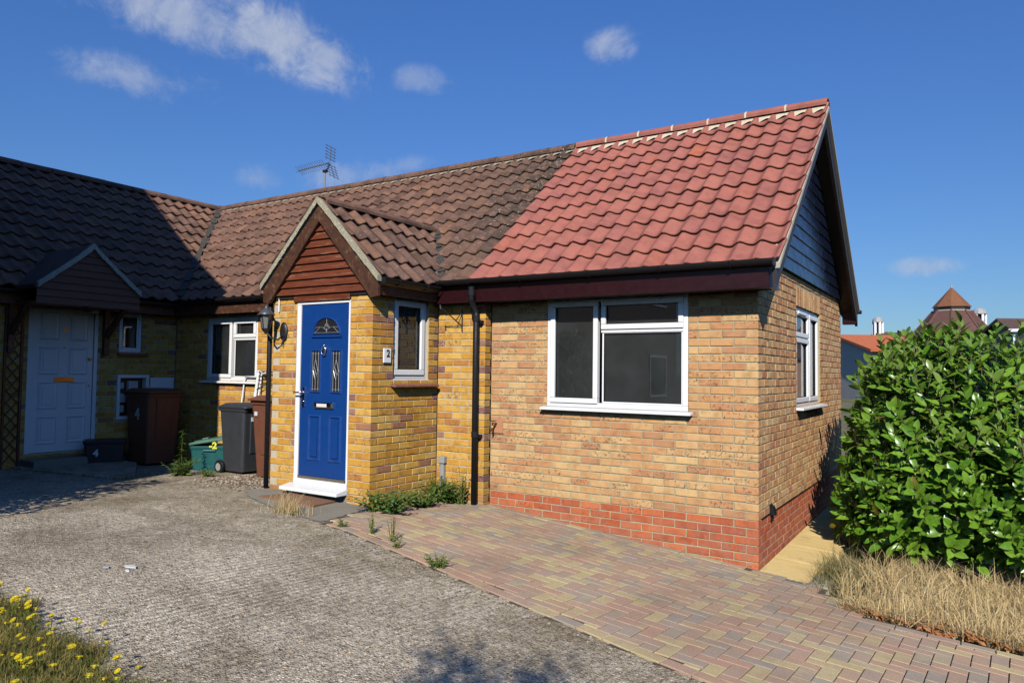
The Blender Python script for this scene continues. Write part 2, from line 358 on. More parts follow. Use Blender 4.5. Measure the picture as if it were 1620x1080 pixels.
def ground_mat():
    m, t, p = newmat('dry_turf_and_soil'); P = pos(t)
    c = t.mix(t.maprange(t.noise(P, 2.2, 6, .65), .35, .65), (.13, .10, .055), (.22, .17, .085)); c = t.mix(t.maprange(t.noise(P, .25, 4), .45, .6), c, (.08, .10, .03))
    c = t.mix(1.0, c, t.ramp(t.noise(P, 60, 4), [(.3, (.6,)*3), (.7, (1.3,)*3)]), 'MULTIPLY')
    t.set(p.inputs['Base Color'], c); p.inputs['Roughness'].default_value = 1; bump(t, p, t.noise(P, 40, 5), .8, .03); return m
def drive_mat():
    m, t, p = newmat('exposed_aggregate_concrete'); P = pos(t)
    cell = t.voronoi(P, 62, out='Color'); dist = t.voronoi(P, 62); dist2 = t.voronoi(P, 150); cell2 = t.voronoi(P, 150, out='Color')
    sx = t.node('ShaderNodeSeparateColor'); t.set(sx.inputs[0], cell); sx2 = t.node('ShaderNodeSeparateColor'); t.set(sx2.inputs[0], cell2)
    stone = t.ramp(sx.outputs[0], [(0, (.10, .085, .068)), (.2, (.27, .235, .185)), (.4, (.36, .32, .265)), (.55, (.20, .16, .115)), (.7, (.45, .41, .35)), (.85, (.27, .20, .13)), (1, (.54, .51, .46))], 'CONSTANT')
    stone2 = t.ramp(sx2.outputs[1], [(0, (.13, .11, .09)), (.3, (.30, .265, .215)), (.6, (.23, .195, .15)), (.8, (.42, .385, .33)), (1, (.5, .47, .42))], 'CONSTANT')
    cement = t.mix(t.noise(P, 9, 5), (.20, .185, .155), (.30, .28, .24))
    c = t.mix(t.maprange(dist, .30, .52), stone, t.mix(t.maprange(dist2, .32, .52), stone2, cement))
    # brushed, worn bands along the drive and mossy staining
    mp = t.node('ShaderNodeMapping'); t.set(mp.inputs[0], P); mp.inputs['Rotation'].default_value = (0, 0, radians(4)); mp.inputs['Scale'].default_value = (26, 1.2, 1)
    st = t.noise(mp.outputs[0], 1, 5, .7); patch = t.noise(P, .55, 5, .6)
    wv_ = t.node('ShaderNodeTexWave', wave_type='BANDS', bands_direction='X'); wm = t.node('ShaderNodeMapping'); t.set(wm.inputs[0], P); wm.inputs['Rotation'].default_value = (0, 0, radians(3)); t.set(wv_.inputs['Vector'], wm.outputs[0]); wv_.inputs['Scale'].default_value = 6.0; wv_.inputs['Distortion'].default_value = 1.6; wv_.inputs['Detail'].default_value = 3; wv_.inputs['Detail Scale'].default_value = 2.5
    st = t.math('ADD', t.math('MULTIPLY', st, .6), t.math('MULTIPLY', wv_.outputs['Fac'], .32))
    worn = t.math('MULTIPLY', t.maprange(st, .42, .62), t.maprange(patch, .40, .56)); c = t.mix(t.math('MULTIPLY', worn, .7), c, (.40, .38, .345))
    c = t.mix(1.0, c, t.ramp(t.noise(P, .9, 6, .65), [(.32, (.58, .54, .48)), (.5, (1, .98, .95)), (.68, (1.22, 1.2, 1.17))]), 'MULTIPLY')
    stain = t.maprange(t.noise(P, .8, 5, .7, dist=1.2), .56, .66); c = t.mix(t.math('MULTIPLY', stain, .45), c, (.12, .10, .075))
    # dry moss along the apron
    s3 = t.node('ShaderNodeSeparateXYZ'); t.set(s3.inputs[0], P)
    mo = t.math('MULTIPLY', t.maprange(t.math('ADD', s3.outputs[1], t.math('MULTIPLY', t.noise(P, 1.1, 4), 1.6)), -2.9, -1.5, 0, 1), t.maprange(t.noise(P, 7, 6, .7), .42, .62))
    c = t.mix(t.math('MULTIPLY', mo, .6), c, (.13, .105, .05))
    c = t.mix(1.0, c, t.ramp(t.noise(P, 28, 4, .7), [(.30, (.82, .78, .72)), (.5, (1.76, 1.66, 1.48)), (.70, (2.75, 2.62, 2.38))]), 'MULTIPLY')
    t.set(p.inputs['Base Color'], c); p.inputs['Roughness'].default_value = .92; p.inputs['Specular IOR Level'].default_value = .3
    h = t.math('ADD', t.math('ADD', t.maprange(dist, 0, .5, 1, 0), t.math('MULTIPLY', t.maprange(dist2, 0, .5, 1, 0), .5)), t.math('MULTIPLY', st, 1.1)); bump(t, p, h, 1.0, .011); return m
def apron_mat():
    m, t, p = newmat('grey_door_apron_concrete'); P = pos(t)
    c = t.mix(t.noise(P, 3, 6, .65), (.19, .165, .125), (.33, .295, .235)); c = t.mix(1.0, c, t.ramp(t.noise(P, 120, 3), [(.3, (.75,)*3), (.7, (1.2,)*3)]), 'MULTIPLY')
    t.set(p.inputs['Base Color'], c); p.inputs['Roughness'].default_value = .93; bump(t, p, t.noise(P, 90, 5), .5, .006); return m
MAT['ground'] = ground_mat(); MAT['drive'] = drive_mat(); MAT['apron'] = apron_mat()
far = [-400, -250, -150, -90, -60, -40, -25, -16]
xs = far + lin(-12, 8, 40) + [12, 16, 22, 30, 40, 60, 90, 150, 250, 400]
ys = [-400, -200, -100, -60, -40, -25, -16] + lin(-12, 6, 36) + [9, 14, 20, 30, 45, 70, 110, 180, 280, 400]
sheet('ground', xs, ys, -.05, MAT['ground'])
sheet('driveway', lin(-9.2, 4.4, 136), lin(-11, .3, 113), 0, MAT['drive'], lambda x, y: not (x > .62 and y > -.78))

# block paving
def in_poly(x, y, poly):
    c = False; j = len(poly)-1
    for i in range(len(poly)):
        xi, yi = poly[i]; xj, yj = poly[j]
        if (yi > y) != (yj > y) and x < (xj-xi)*(y-yi)/(yj-yi)+xi: c = not c
        j = i
    return c
def edge_y(x): return -2.16 - (x+3.2)*.187          # line where paving meets the concrete drive
PAVE = [(-3.50, -1.30), (-3.58, -.15), (-2.93, -.15), (-2.90, -.02), (-.01, -.02), (.0, -.075), (.60, -.16), (.66, -.30), (.95, -.72), (4.3, -.76), (4.3, edge_y(4.3)), (-3.28, edge_y(-3.28))]
sheet('paving_bed', lin(-3.6, 4.3, 79), lin(-3.7, 0, 74), .004, plain('jointing_sand', (.085, .07, .055), .95, .3, 40), lambda x, y: in_poly(x, y, PAVE))
def paver_mat(name, attr):
    m, t, p = newmat(name); P = pos(t); r = rand_src(t, attr)
    c = t.ramp(r, [(0, (.50, .27, .20)), (.12, (.44, .275, .215)), (.24, (.53, .315, .215)), (.36, (.40, .28, .235)), (.46, (.335, .275, .245)), (.55, (.56, .43, .215)), (.66, (.48, .29, .205)), (.76, (.37, .30, .255)), (.84, (.58, .455, .235)), (.93, (.46, .255, .19))], 'CONSTANT')
    rv = t.node('ShaderNodeCombineXYZ'); t.set(rv.inputs[2], t.math('MULTIPLY', r, 31.0)); two = t.noise(t.vmath('ADD', P, rv.outputs[0]), 9, 3, .6)
    c = t.mix(t.math('MULTIPLY', t.maprange(two, .46, .62), .55), c, t.ramp(t.math('FRACT', t.math('MULTIPLY', r, 11.3)), [(0, (.50, .28, .21)), (.35, (.38, .295, .25)), (.7, (.55, .42, .22))], 'CONSTANT')); c = t.mix(.36, c, (.42, .33, .25)); c = t.mix(1.0, c, (.96, .98, .89), 'MULTIPLY')
    c = t.mix(1.0, c, t.ramp(t.noise(P, 190, 3, .7), [(.3, (.72,)*3), (.7, (1.28,)*3)]), 'MULTIPLY')
    c = t.mix(1.0, c, t.ramp(t.noise(P, 1.3, 5, .6), [(.3, (.8, .79, .78)), (.55, (1, 1, 1)), (.75, (1.12, 1.1, 1.08))]), 'MULTIPLY')
    s = t.node('ShaderNodeSeparateXYZ'); t.set(s.inputs[0], P)
    t.set(p.inputs['Base Color'], c); p.inputs['Roughness'].default_value = .85; p.inputs['Specular IOR Level'].default_value = .3
    bump(t, p, t.noise(P, 210, 4), .5, .005); return m
MAT['paver'] = paver_mat('block_paver', False); MAT['paver_loose'] = paver_mat('block_paver_loose', True)
def block_verts(w, l, top=.010, dep=.03, ch=.0028):
    """chamfered block, centre at origin, top at z=top"""
    a, b = w/2, l/2; V = []
    for z, i in ((-dep, 0), (top-ch, 0), (top, ch)): V += [(-a+i, -b+i, z), (a-i, -b+i, z), (a-i, b-i, z), (-a+i, b-i, z)]
    F = [(8, 9, 10, 11)]
    for q in (0, 4):
        for k in range(4): F.append((q+k, q+(k+1) % 4, q+4+(k+1) % 4, q+4+k))
    return V, F
PVc = {}
def paver_mesh(w, l):
    k = (round(w, 3), round(l, 3))
    if k not in PVc:
        V, F = block_verts(w, l); me = bpy.data.meshes.new('paver'); me.from_pydata(V, [], F); me.materials.append(MAT['paver']); PVc[k] = me
    return PVc[k]
blocks = []
J = .006
def addb(x, y, rz, w=.1-J, l=.2-J):
    blocks.append((x, y, rz, w, l))
A0 = radians(-2.5)
for i in range(-40, 60):
    for j in range(-40, 30):
        k = (i-j) % 4
        if k not in (0, 2): continue
        r = k == 0; u, v = ((i+1)*.1, (j+.5)*.1) if r else ((i+.5)*.1, j*.1)
        x = -1 + u*cos(A0) - v*sin(A0); y = -1.4 + u*sin(A0) + v*cos(A0)
        hw, hl = (.1, .05) if r else (.05, .1)
        if not in_poly(x, y, PAVE) or not all(in_poly(x+sx_*hw*.45, y, PAVE) for sx_ in (-1, 1)): continue
        lo_, hi_ = y-hl, y+hl; l0 = edge_y(x)+.110; h0 = -.126 if -2.9 < x < 0 else (-.868 if x > .95 else 9)
        lo2, hi2 = max(lo_, l0), min(hi_, h0); rem = hi2-lo2
        if rem < .03: continue
        e_ = rem-J
        addb(x, (lo2+hi2)/2, A0+(-pi/2 if r else 0), e_ if r else .1-J, .2-J if r else e_)
# soldier border along the drive, stretcher border along the grass
ea = math.atan(-.187); n = int(7.6/.2)
for k in range(n):
    x = -3.2 + (k+.5)*.2*cos(ea); y = edge_y(x)+.055; addb(x, y, ea-pi/2)
for k in range(16):
    addb(1.05+.2*k, -.815, pi/2)
for k in range(14): addb(-2.8+.2*k, -.072, pi/2)
def seen(P, size):
    d = Vector(P)-CAM; w = d.dot(_f)
    if w < .3: return 0
    x = 810+FPX*d.dot(_r)/w; y = 540-FPX*d.dot(_u)/w
    if not (-25 < x < 1645 and -25 < y < 1105): return 0
    return size/(w*w)
pave = tag(bpy.data.objects.new('block_paving', None), None, None, None, 'structure'); COL.objects.link(pave)
blocks.sort(key=lambda b: -seen((b[0], b[1], g(b[0], b[1])), 1))
loose = MB(); loose_r = []
for k, (x, y, rz, w, l) in enumerate(blocks):
    nrm = (gn(x, y) + Vector((rnd.gauss(0, .006), rnd.gauss(0, .006), 0))).normalized(); ax = Vector((cos(rz), sin(rz), 0)); ax = (ax-nrm*ax.dot(nrm)).normalized(); by = nrm.cross(ax)
    z = g(x, y)+.004+rnd.uniform(-.0015, .0015)
    M = Matrix(((ax.x, by.x, nrm.x, x), (ax.y, by.y, nrm.y, y), (ax.z, by.z, nrm.z, z), (0, 0, 0, 1)))
    if k < 300: inst('paver', paver_mesh(w, l), M, pave)
    else:
        V, F = block_verts(w, l); loose.merge([M @ Vector(v) for v in V], F); loose_r += [rnd.random()]*len(F)
def attr_build(mb, rl, name, mat, parent, smooth=False):
    o = mb.build(name, mat, parent, smooth, fix=False); a = o.data.attributes.new('rnd', 'FLOAT', 'FACE'); a.data.foreach_set('value', rl); o['kind'] = 'stuff'; return o
attr_build(loose, loose_r, 'distant_pavers', MAT['paver_loose'], pave)

# side path of sandstone flags
def path_mat():
    m, t, p = newmat('yellow_sandstone'); P = pos(t)
    mp = t.node('ShaderNodeMapping'); t.set(mp.inputs[0], P); mp.inputs['Scale'].default_value = (2, 14, 2)
    n = t.noise(mp.outputs[0], 1.6, 6, .65, dist=.8); c = t.mix(t.maprange(n, .3, .7), (.66, .45, .16), (.78, .58, .25)); c = t.mix(t.maprange(t.noise(P, 4, 5), .55, .7), c, (.54, .34, .12))
    c = t.mix(1.0, c, t.ramp(t.noise(P, 150, 3), [(.3, (.85,)*3), (.7, (1.12,)*3)]), 'MULTIPLY')
    t.set(p.inputs['Base Color'], c); p.inputs['Roughness'].default_value = .85; bump(t, p, n, .4, .006); return m
MAT['flag'] = path_mat()
side_path = bpy.data.objects.new('side_path', None); COL.objects.link(side_path); side_path['kind'] = 'structure'
y0 = -.045
for k, ln in enumerate([.62, .6, .6, .45, .6, .6, .6, .6, .6]):
    mb = MB(); zt = -.432 + .012*y0
    x0p, x1p = .012, .43+.03*((k*37) % 3)
    P8 = [(x0p, y0, -.75), (x1p, y0+.02, -.75), (x1p, y0+ln-.008, -.75), (x0p, y0+ln-.008, -.75), (x0p, y0, zt), (x1p, y0+.02, zt-.035), (x1p, y0+ln-.008, zt-.03), (x0p, y0+ln-.008, zt+.006)]
    for q in ((3, 2, 1, 0), (4, 5, 6, 7), (0, 1, 5, 4), (1, 2, 6, 5), (2, 3, 7, 6), (3, 0, 4, 7)): mb.quad([P8[i] for i in q])
    mb.build('flagstone', MAT['flag'], side_path, bevel=.006); y0 += ln
mb = MB(); mb.box(.435, .60, -.10, .16, -.75, -.47); mb.build('edging_stone', plain('pale_edging_stone', (.42, .36, .24), .9, .2, 12, bmp=.5), side_path, bevel=.02)

# ------------------------------------------------------------------ brickwork
def slab(name, fr, u0, u1, z0, z1, holes, mat, parent, d0=-.007, th=.10):
    us = sorted({u0, u1} | {h[0] for h in holes} | {h[1] for h in holes}); zs = sorted({z0, z1} | {h[2] for h in holes} | {h[3] for h in holes})
    us = [u for u in us if u0 <= u <= u1]; zs = [z for z in zs if z0 <= z <= z1]
    def solid(i, j):
        if not (0 <= i < len(us)-1 and 0 <= j < len(zs)-1): return False
        u = (us[i]+us[i+1])/2; z = (zs[j]+zs[j+1])/2
        return not any(h[0] < u < h[1] and h[2] < z < h[3] for h in holes)
    mb = MB(); a, b = d0, d0-th
    for i in range(len(us)-1):
        for j in range(len(zs)-1):
            if not solid(i, j): continue
            A, B, Z, Y = us[i], us[i+1], zs[j], zs[j+1]
            mb.quad([fr(A, a, Z), fr(B, a, Z), fr(B, a, Y), fr(A, a, Y)]); mb.quad([fr(B, b, Z), fr(A, b, Z), fr(A, b, Y), fr(B, b, Y)])
            if not solid(i-1, j): mb.quad([fr(A, b, Z), fr(A, a, Z), fr(A, a, Y), fr(A, b, Y)])
            if not solid(i+1, j): mb.quad([fr(B, a, Z), fr(B, b, Z), fr(B, b, Y), fr(B, a, Y)])
            if not solid(i, j-1): mb.quad([fr(A, b, Z), fr(B, b, Z), fr(B, a, Z), fr(A, a, Z)])
            if not solid(i, j+1): mb.quad([fr(A, a, Y), fr(B, a, Y), fr(B, b, Y), fr(A, b, Y)])
    return mb.build(name, mat, parent, fix=False)
def brick_vf(w, h, d, ch=.004):
    """front face at y=0, going to y=d, centred in x and z"""
    a, b = w/2, h/2; V = []
    for y, i in ((d, 0), (ch, 0), (0, ch)): V += [(-a+i, y, -b+i), (a-i, y, -b+i), (a-i, y, b-i), (-a+i, y, b-i)]
    F = [(8, 9, 10, 11), (3, 2, 1, 0)]
    for q in (0, 4):
        for k in range(4): F.append((q+k, q+(k+1) % 4, q+4+(k+1) % 4, q+4+k))
    return V, F
BC = {}
def brick_mesh(w, h, d, mat):
    k = (round(w, 3), round(h, 3), round(d, 3), mat, rnd.randrange(5))
    if k not in BC:
        V, F = brick_vf(w, h, d); V = [(x+rnd.uniform(-.002, .002), y+(rnd.uniform(-.0012, .0012) if y < d-.001 else 0), z+rnd.uniform(-.002, .002)) for x, y, z in V] if d < .05 else V; me = bpy.data.meshes.new('brick'); me.from_pydata(V, [], F); me.materials.append(MAT[mat]); BC[k] = me
    return BC[k]
class Bricks:
    def __init__(s): s.items = []      # (centre u, z, w, h, depth, mat)
    def run(s, ua, ub, k0, k1, matf, anchor='L', own=None, holes=(), step=.225, zoff=0):
        """courses k0..k1 between ua and ub. own = dict(L=fn,R=fn): fn(k) True -> this wall's brick turns the corner, False -> the neighbour's does"""
        own = own or {}
        for k in range(k0, k1):
            a, b = ua, ub; da = db = .03
            if 'L' in own:
                if own['L'](k): da = .1025
                else: a += .1125
            if 'R' in own:
                if own['R'](k): db = .1025
                else: b -= .1125
            z = .075*k+.0375+zoff; segs = []; half = step/2 if (k % 2 and anchor not in own) else 0
            if anchor == 'L':
                u = a - half
                while u < b-.02: segs.append([max(u, a), min(u+step-.010, b)]); u += step
            else:
                u = b + half
                while u > a+.02: segs.append([max(u-step+.010, a), min(u, b)]); u -= step
            for h in holes:
                if z > h[2]-.02 and z < h[3]+.02:
                    ns = []
                    for s0, s1 in segs:
                        if s1 <= h[0] or s0 >= h[1]: ns.append([s0, s1]); continue
                        if s0 < h[0]-.03: ns.append([s0, h[0]-.003])
                        if s1 > h[1]+.03: ns.append([h[1]+.003, s1])
                    segs = ns
            for s0, s1 in segs:
                if s1-s0 < .025: continue
                d = .03
                if abs(s0-a) < 1e-6 and da > .05: d = da
                if abs(s1-b) < 1e-6 and db > .05: d = db
                mk = matf(k, (s0+s1)/2)
                if mk == 'old' and s1-s0 < .13 and rnd.random() < .32: mk = 'oldh'
                s.items.append(((s0+s1)/2, z, s1-s0, .065, d, mk))
    def build(s, fr, rz, parent, n, cap=300, jit=1.):
        n = Vector(n); L = []
        for (u, z, w, h, d, mat) in s.items:
            P = Vector(fr(u, 0, z)); v = (CAM-P); c = max(0, v.normalized().dot(n)); L.append((seen(P, w*h*c), u, z, w, h, d, mat))
        L.sort(key=lambda q: -q[0]); loose = {}
        for i, (sz, u, z, w, h, d, mat) in enumerate(L):
            corner = d > .05
            pr = 0 if corner else rnd.uniform(-.002, .0022)*jit
            M = Matrix.Translation(fr(u, pr, z+rnd.uniform(-.0012, .0012))) @ Matrix.Rotation(rz, 4, 'Z') @ Matrix.Rotation(0 if corner else rnd.gauss(0, .004)*jit, 4, 'Y')
            if i < cap and sz > 0: inst('brick', brick_mesh(w, h, d, mat), M, parent)
            else:
                mb, r = loose.setdefault(mat, (MB(), [])); V, F = brick_vf(w, h, d); mb.merge([M @ Vector(v) for v in V], F); r += [rnd.random()]*len(F)
        for mat, (mb, r) in loose.items(): attr_build(mb, r, 'outlying_bricks', MAT[mat+'_loose'], parent)

# ------------------------------------------------------------------ windows
def bars(mb, fr, u0, u1, z0, z1, w, d0, d1):
    mb.box(u0, u1, d0, d1, z0, z0+w, fr); mb.box(u0, u1, d0, d1, z1-w, z1, fr)
    mb.box(u0, u0+w, d0, d1, z0+w, z1-w, fr); mb.box(u1-w, u1, d0, d1, z0+w, z1-w, fr)
def window(house, fr, u0, u1, z0, z1, lights, d=-.012, sill=True, fw=.05, sash=.052, vents=(), sill_over=.04, glassmat='glass', sill_proj=.075):
    """lights: list of (u0,u1,z0,z1,has_sash)"""
    mb = MB(); bars(mb, fr, u0, u1, z0, z1, fw, d-.07, d)
    us = sorted({l[0] for l in lights} | {l[1] for l in lights})
    seen_m = []
    for l in lights:
        for m in lights:
            if abs(l[1]-m[0]) < .05 and l is not m and (m[0], 'v', max(l[2], m[2])) not in seen_m and m[0] > l[1]-1e-6:
                key = (round((l[1]+m[0])/2, 3), 'v')
                if key in [q[:2] for q in seen_m]: continue
                seen_m.append((*key, 0)); c = (l[1]+m[0])/2
                mb.box(c-.026, c+.026, d-.069, d-.001, z0+fw, z1-fw, fr)
            if abs(l[3]-m[2]) < .05 and l is not m and m[2] > l[3]-1e-6 and not (l[1] < m[0] or l[0] > m[1]):
                c = (l[3]+m[2])/2; mb.box(l[0]-.012, l[1]+.012, d-.068, d-.002, c-.026, c+.026, fr)
    win = mb.build('window', MAT['upvc'], house, bevel=.004, fix=True)
    for (a, b, c, e, hs) in lights:
        dd = d
        if hs:
            sb = MB(); bars(sb, fr, a-.008, b+.008, c-.008, e+.008, sash, d-.05, d+.014); sb.build('sash', MAT['upvc'], win, bevel=.006)
            gi = sash-.008; dd = d+.0
        else:
            sb = MB(); bars(sb, fr, a, b, c, e, .018, d-.045, d-.008); sb.build('glazing_bead', MAT['upvc'], win, bevel=.004); gi = .018
        gm = MB(); gm.box(a+gi-.004, b-gi+.004, dd-.034, dd-.028, c+gi-.004, e-gi+.004, fr); gm.build('pane', MAT[glassmat], win)
        gk = MB(); bars(gk, fr, a+gi-.001, b-gi+.001, c+gi-.001, e-gi+.001, .006, dd-.027, dd-.012); gk.build('gasket', MAT['gutter'], win)
    if sill:
        sm = MB(); sm.prism([(d-.06, z0-.035), (d+sill_proj, z0-.035), (d+sill_proj, z0-.012), (d, z0-.001), (d-.06, z0-.001)], u0-sill_over, u1+sill_over, lambda p, q, t: fr(t, p, q)); sm.build('sill', MAT['upvc'], win, bevel=.003)
    for (a, b, z) in vents:
        vm = MB(); vm.box(a, b, d, d+.026, z-.016, z+.016, fr); vm.build('trickle_vent', MAT['white_paint'], win, bevel=.005)
    return win

# ------------------------------------------------------------------ roof tiles
SL = .848; SLA = math.atan(SL); CS, SN = cos(SLA), sin(SLA)
def tile_vf(w, l, clipu=None):
    """pantile: x across, y up-slope, z normal; lower edge at y=0"""
    N = 11; V = []; F = []; ov = .018
    def prof(u): return .043*(.5-.5*cos(2*pi*u**.72))**1.35
    ang = .085
    us = [-.0 + (w+ov)*i/N for i in range(N+1)]
    if clipu: us = [max(clipu[0], min(clipu[1], u)) for u in us]
    T = .024
    for u in us:
        z = prof((u/w+.28) % 1.0)
        V += [(u, .0, z+.040), (u, l+.06, z+.040-(l+.06)*ang-.006), (u, .0, z+.040-T), (u, l+.06, z+.040-T-(l+.06)*ang-.006), (u, .012, z+.042)]
    for i in range(N):
        a, b = i*5, (i+1)*5
        F += [(a, b, b+4, a+4), (a+4, b+4, b+1, a+1), (a+2, b+2, b, a), (a+3, b+3, b+2, a+2)]
    e = N*5
    F += [(0, 4, 1, 3, 2), (e, e+2, e+3, e+1, e+4)]
    return V, F
TC = {}
def tile_mesh(w, l, mat):
    k = (round(w, 4), round(l, 4), mat)
    if k not in TC:
        V, F = tile_vf(w, l); me = bpy.data.meshes.new('roof_tile'); me.from_pydata(V, [], F); me.materials.append(MAT[mat])
        me.polygons.foreach_set('use_smooth', [True]*len(me.polygons)); TC[k] = me
    return TC[k]
def roof_frame(o, X, U, N_):
    o, X, U, N_ = map(Vector, (o, X, U, N_))
    return Matrix(((X.x, U.x, N_.x, o.x), (X.y, U.y, N_.y, o.y), (X.z, U.z, N_.z, o.z), (0, 0, 0, 1)))
def tiles(M, u0, u1, slope_len, rows, w, mat, parent, keep=None, clip=None, cap=300, reverse=False, uoff=0):
    """lay tiles on the plane of M from u0 to u1; clip = list of (world point, world normal) keeping the negative side"""
    gauge = slope_len/rows; n = int(math.ceil((u1-u0)/w)); L = []
    Nn = Vector((M[0][2], M[1][2], M[2][2]))
    for r in range(rows):
        for c in range(n):
            u = (u1-(c+1)*w) if reverse else (u0+c*w)
            MM = M @ Matrix.Translation((u, r*gauge, 0)) @ Matrix.Rotation(rnd.gauss(0, .004), 4, 'X') @ Matrix.Rotation(rnd.gauss(0, .005), 4, 'Z') @ Matrix.Translation((rnd.uniform(-.002, .002), rnd.uniform(-.004, .004), rnd.uniform(-.002, .002)))
            ctr = MM @ Vector((w/2, gauge/2, .02)); corners = [MM @ Vector((a, b, .02)) for a in (0, w) for b in (0, gauge+.06)]
            if keep and not keep(ctr): continue
            st = 'in'
            for (p, nn) in (clip or []):
                ds = [(q-Vector(p)).dot(Vector(nn)) for q in corners]
                if min(ds) > 0: st = 'out'; break
                if max(ds) > 0: st = 'cut'
            if st == 'out': continue
            size = seen(ctr, max(0, (CAM-ctr).normalized().dot(Nn)))
            L.append((size, MM, st))
    L.sort(key=lambda q: -q[0]); loose = MB(); lr = []
    for i, (size, MM, st) in enumerate(L):
        V, F = (None, None)
        if st == 'cut':
            V, F = tile_vf(w, gauge); bm = bmesh.new(); vs = [bm.verts.new(MM @ Vector(v)) for v in V]
            for f in F: bm.faces.new([vs[k] for k in f])
            for (p, nn) in clip: bmesh.ops.bisect_plane(bm, geom=bm.verts[:]+bm.edges[:]+bm.faces[:], plane_co=p, plane_no=nn, clear_outer=True)
            bm.verts.index_update(); V = [v.co.copy() for v in bm.verts]; F = [[v.index for v in f.verts] for f in bm.faces]; bm.free()
            if not F: continue
            if i < cap and size > 0:
                me = bpy.data.meshes.new('roof_tile'); me.from_pydata([v-MM.translation for v in V], [], F); me.materials.append(MAT[mat]); me.polygons.foreach_set('use_smooth', [True]*len(me.polygons))
                inst('roof_tile', me, Matrix.Translation(MM.translation), parent)
            else: loose.merge(V, F); lr += [rnd.random()]*len(F)
        elif i < cap and size > 0: inst('roof_tile', tile_mesh(w, gauge, mat), MM, parent)
        else:
            V, F = tile_vf(w, gauge); loose.merge([MM @ Vector(v) for v in V], F); lr += [rnd.random()]*len(F)
    if loose.v: attr_build(loose, lr, 'further_roof_tiles', MAT[mat+'_loose'], parent, smooth=True)
def ridge_tiles(a, b, parent, mat, n, r=.115, jmat=None):
    a, b = Vector(a), Vector(b); d = (b-a)/n; t = d.normalized(); side = Vector((t.y, -t.x, 0)).normalized(); up = side.cross(t)
    if up.z < 0: up = -up
    for k in range(n):
        mb = MB(); p0 = a+d*k+t*.006; p1 = a+d*(k+1)-t*.006; N = 8
        jz = rnd.uniform(-.004, .004)
        for p in (p0, p1):
            for rr in (r, r-.018):
                for i in range(N+1):
                    q = pi*(-.08+1.16*i/N); mb.v.append(tuple(p + side*cos(q)*rr*1.05 + up*(sin(q)*rr*.72-.02+jz)))
        m = N+1
        for i in range(N):
            mb.f += [(i, i+1, 2*m+i+1, 2*m+i), (m+i+1, m+i, 3*m+i, 3*m+i+1), (i+1, i, m+i, m+i+1), (2*m+i, 2*m+i+1, 3*m+i+1, 3*m+i)]
        mb.mi = [0]*len(mb.f); mb.build('ridge_tile', mat, parent, smooth=False)
        if jmat and k:
            jb = MB(); q0 = a+d*k-t*.012; q1 = a+d*k+t*.012
            for p in (q0, q1):
                for i in range(N+1):
                    q = pi*(-.08+1.16*i/N); jb.v.append(tuple(p + side*cos(q)*(r+.006)*1.05 + up*(sin(q)*(r+.006)*.72-.02)))
            jb.f = [(i, i+1, m+i+1, m+i) for i in range(N)]; jb.mi = [0]*N; jb.build('ridge_joint', jmat, parent, smooth=True)

# ================================================================== the bungalow (number 2)
OY = -.124                 # face of the original wall
PX, PXL, PY = -3.587, -5.12, -1.217   # porch: right side, left side, front
X4 = -8.7                  # face of the neighbouring wing
bung = thing('bungalow', (-3, 1.5, -.4), 'buff brick bungalow with red and brown pantiled roof and gabled blue-door porch', 'house')
even = lambda k: k % 2 == 0
odd = lambda k: k % 2 == 1
W1 = (-2.197, -.655, .955, 2.095)       # front window
W2 = (1.70, 3.13, .965, 2.085)          # gable window
W3 = (-.882, -.298, 1.205, 2.114)       # porch window
W4 = (-7.92, -6.79, 1.135, 2.045)       # window left of porch
# front wall of the extension
fr = F_Y(0)
w = slab('front_wall', fr, -2.925, -.007, -.9, 2.30, [W1], MAT['mortar_new'], bung)
B = Bricks(); B.run(-2.923, 0, -6, 29, lambda k, u: 'red' if k < 0 else 'new', 'R', {'R': odd}, [W1]); B.build(fr, 0, w, (0, -1, 0))
# gable wall
fr = F_X(0)
w = slab('gable_wall', fr, .108, 4.83, -.9, 2.50, [W2], MAT['mortar_new'], bung)
SOLD = (W2[0]-.02, W2[1]+.02, W2[3]-.005, W2[3]+.22)
B = Bricks(); B.run(0, 4.83, -6, 32, lambda k, u: 'red' if k < 0 else 'new', 'L', {'L': even}, [(W2[0], W2[1], W2[2], W2[3]-.03), SOLD])
n = 19
for k in range(n):
    pitch = (W2[1]-W2[0]+.03)/n; B.items.append((W2[0]-.015+(k+.5)*pitch, W2[3]+.108, pitch-.010, .212, .03, 'new'))
B.build(fr, pi/2, w, (1, 0, 0))
# black membrane line between plinth and wall on the gable, and its small vent cowl
mb = MB(); mb.box(.12, 4.83, -.004, .006, -.006, .006, fr); mb.build('damp_course', MAT['gutter'], w)
mb = MB(); mb.prism([(0, 0), (.05, 0), (.035, .07), (0, .10)], .42, .50, lambda p, q, t: fr(t, p, q-.01)); mb.prism([(0, -.06), (.018, -.06), (.018, .02), (0, .02)], .45, .48, lambda p, q, t: fr(t, p, q-.015)); mb.build('vent_cowl', MAT['gutter'], w)
# original wall between porch and extension, with its return
fr = F_Y(OY)
w = slab('original_wall', fr, PX+.0, -2.932, -.9, 2.30, [], MAT['mortar_old'], bung, th=.11)
B = Bricks(); B.run(PX+.003, -2.925, -4, 29, lambda k, u: 'old', 'R', {'R': even}, zoff=.02); B.build(fr, 0, w, (0, -1, 0))
frr = F_X(-2.925)
B = Bricks(); B.run(OY, -.002, -4, 29, lambda k, u: 'old', 'L', {'L': odd}, zoff=.02); B.build(frr, pi/2, w, (1, 0, 0))
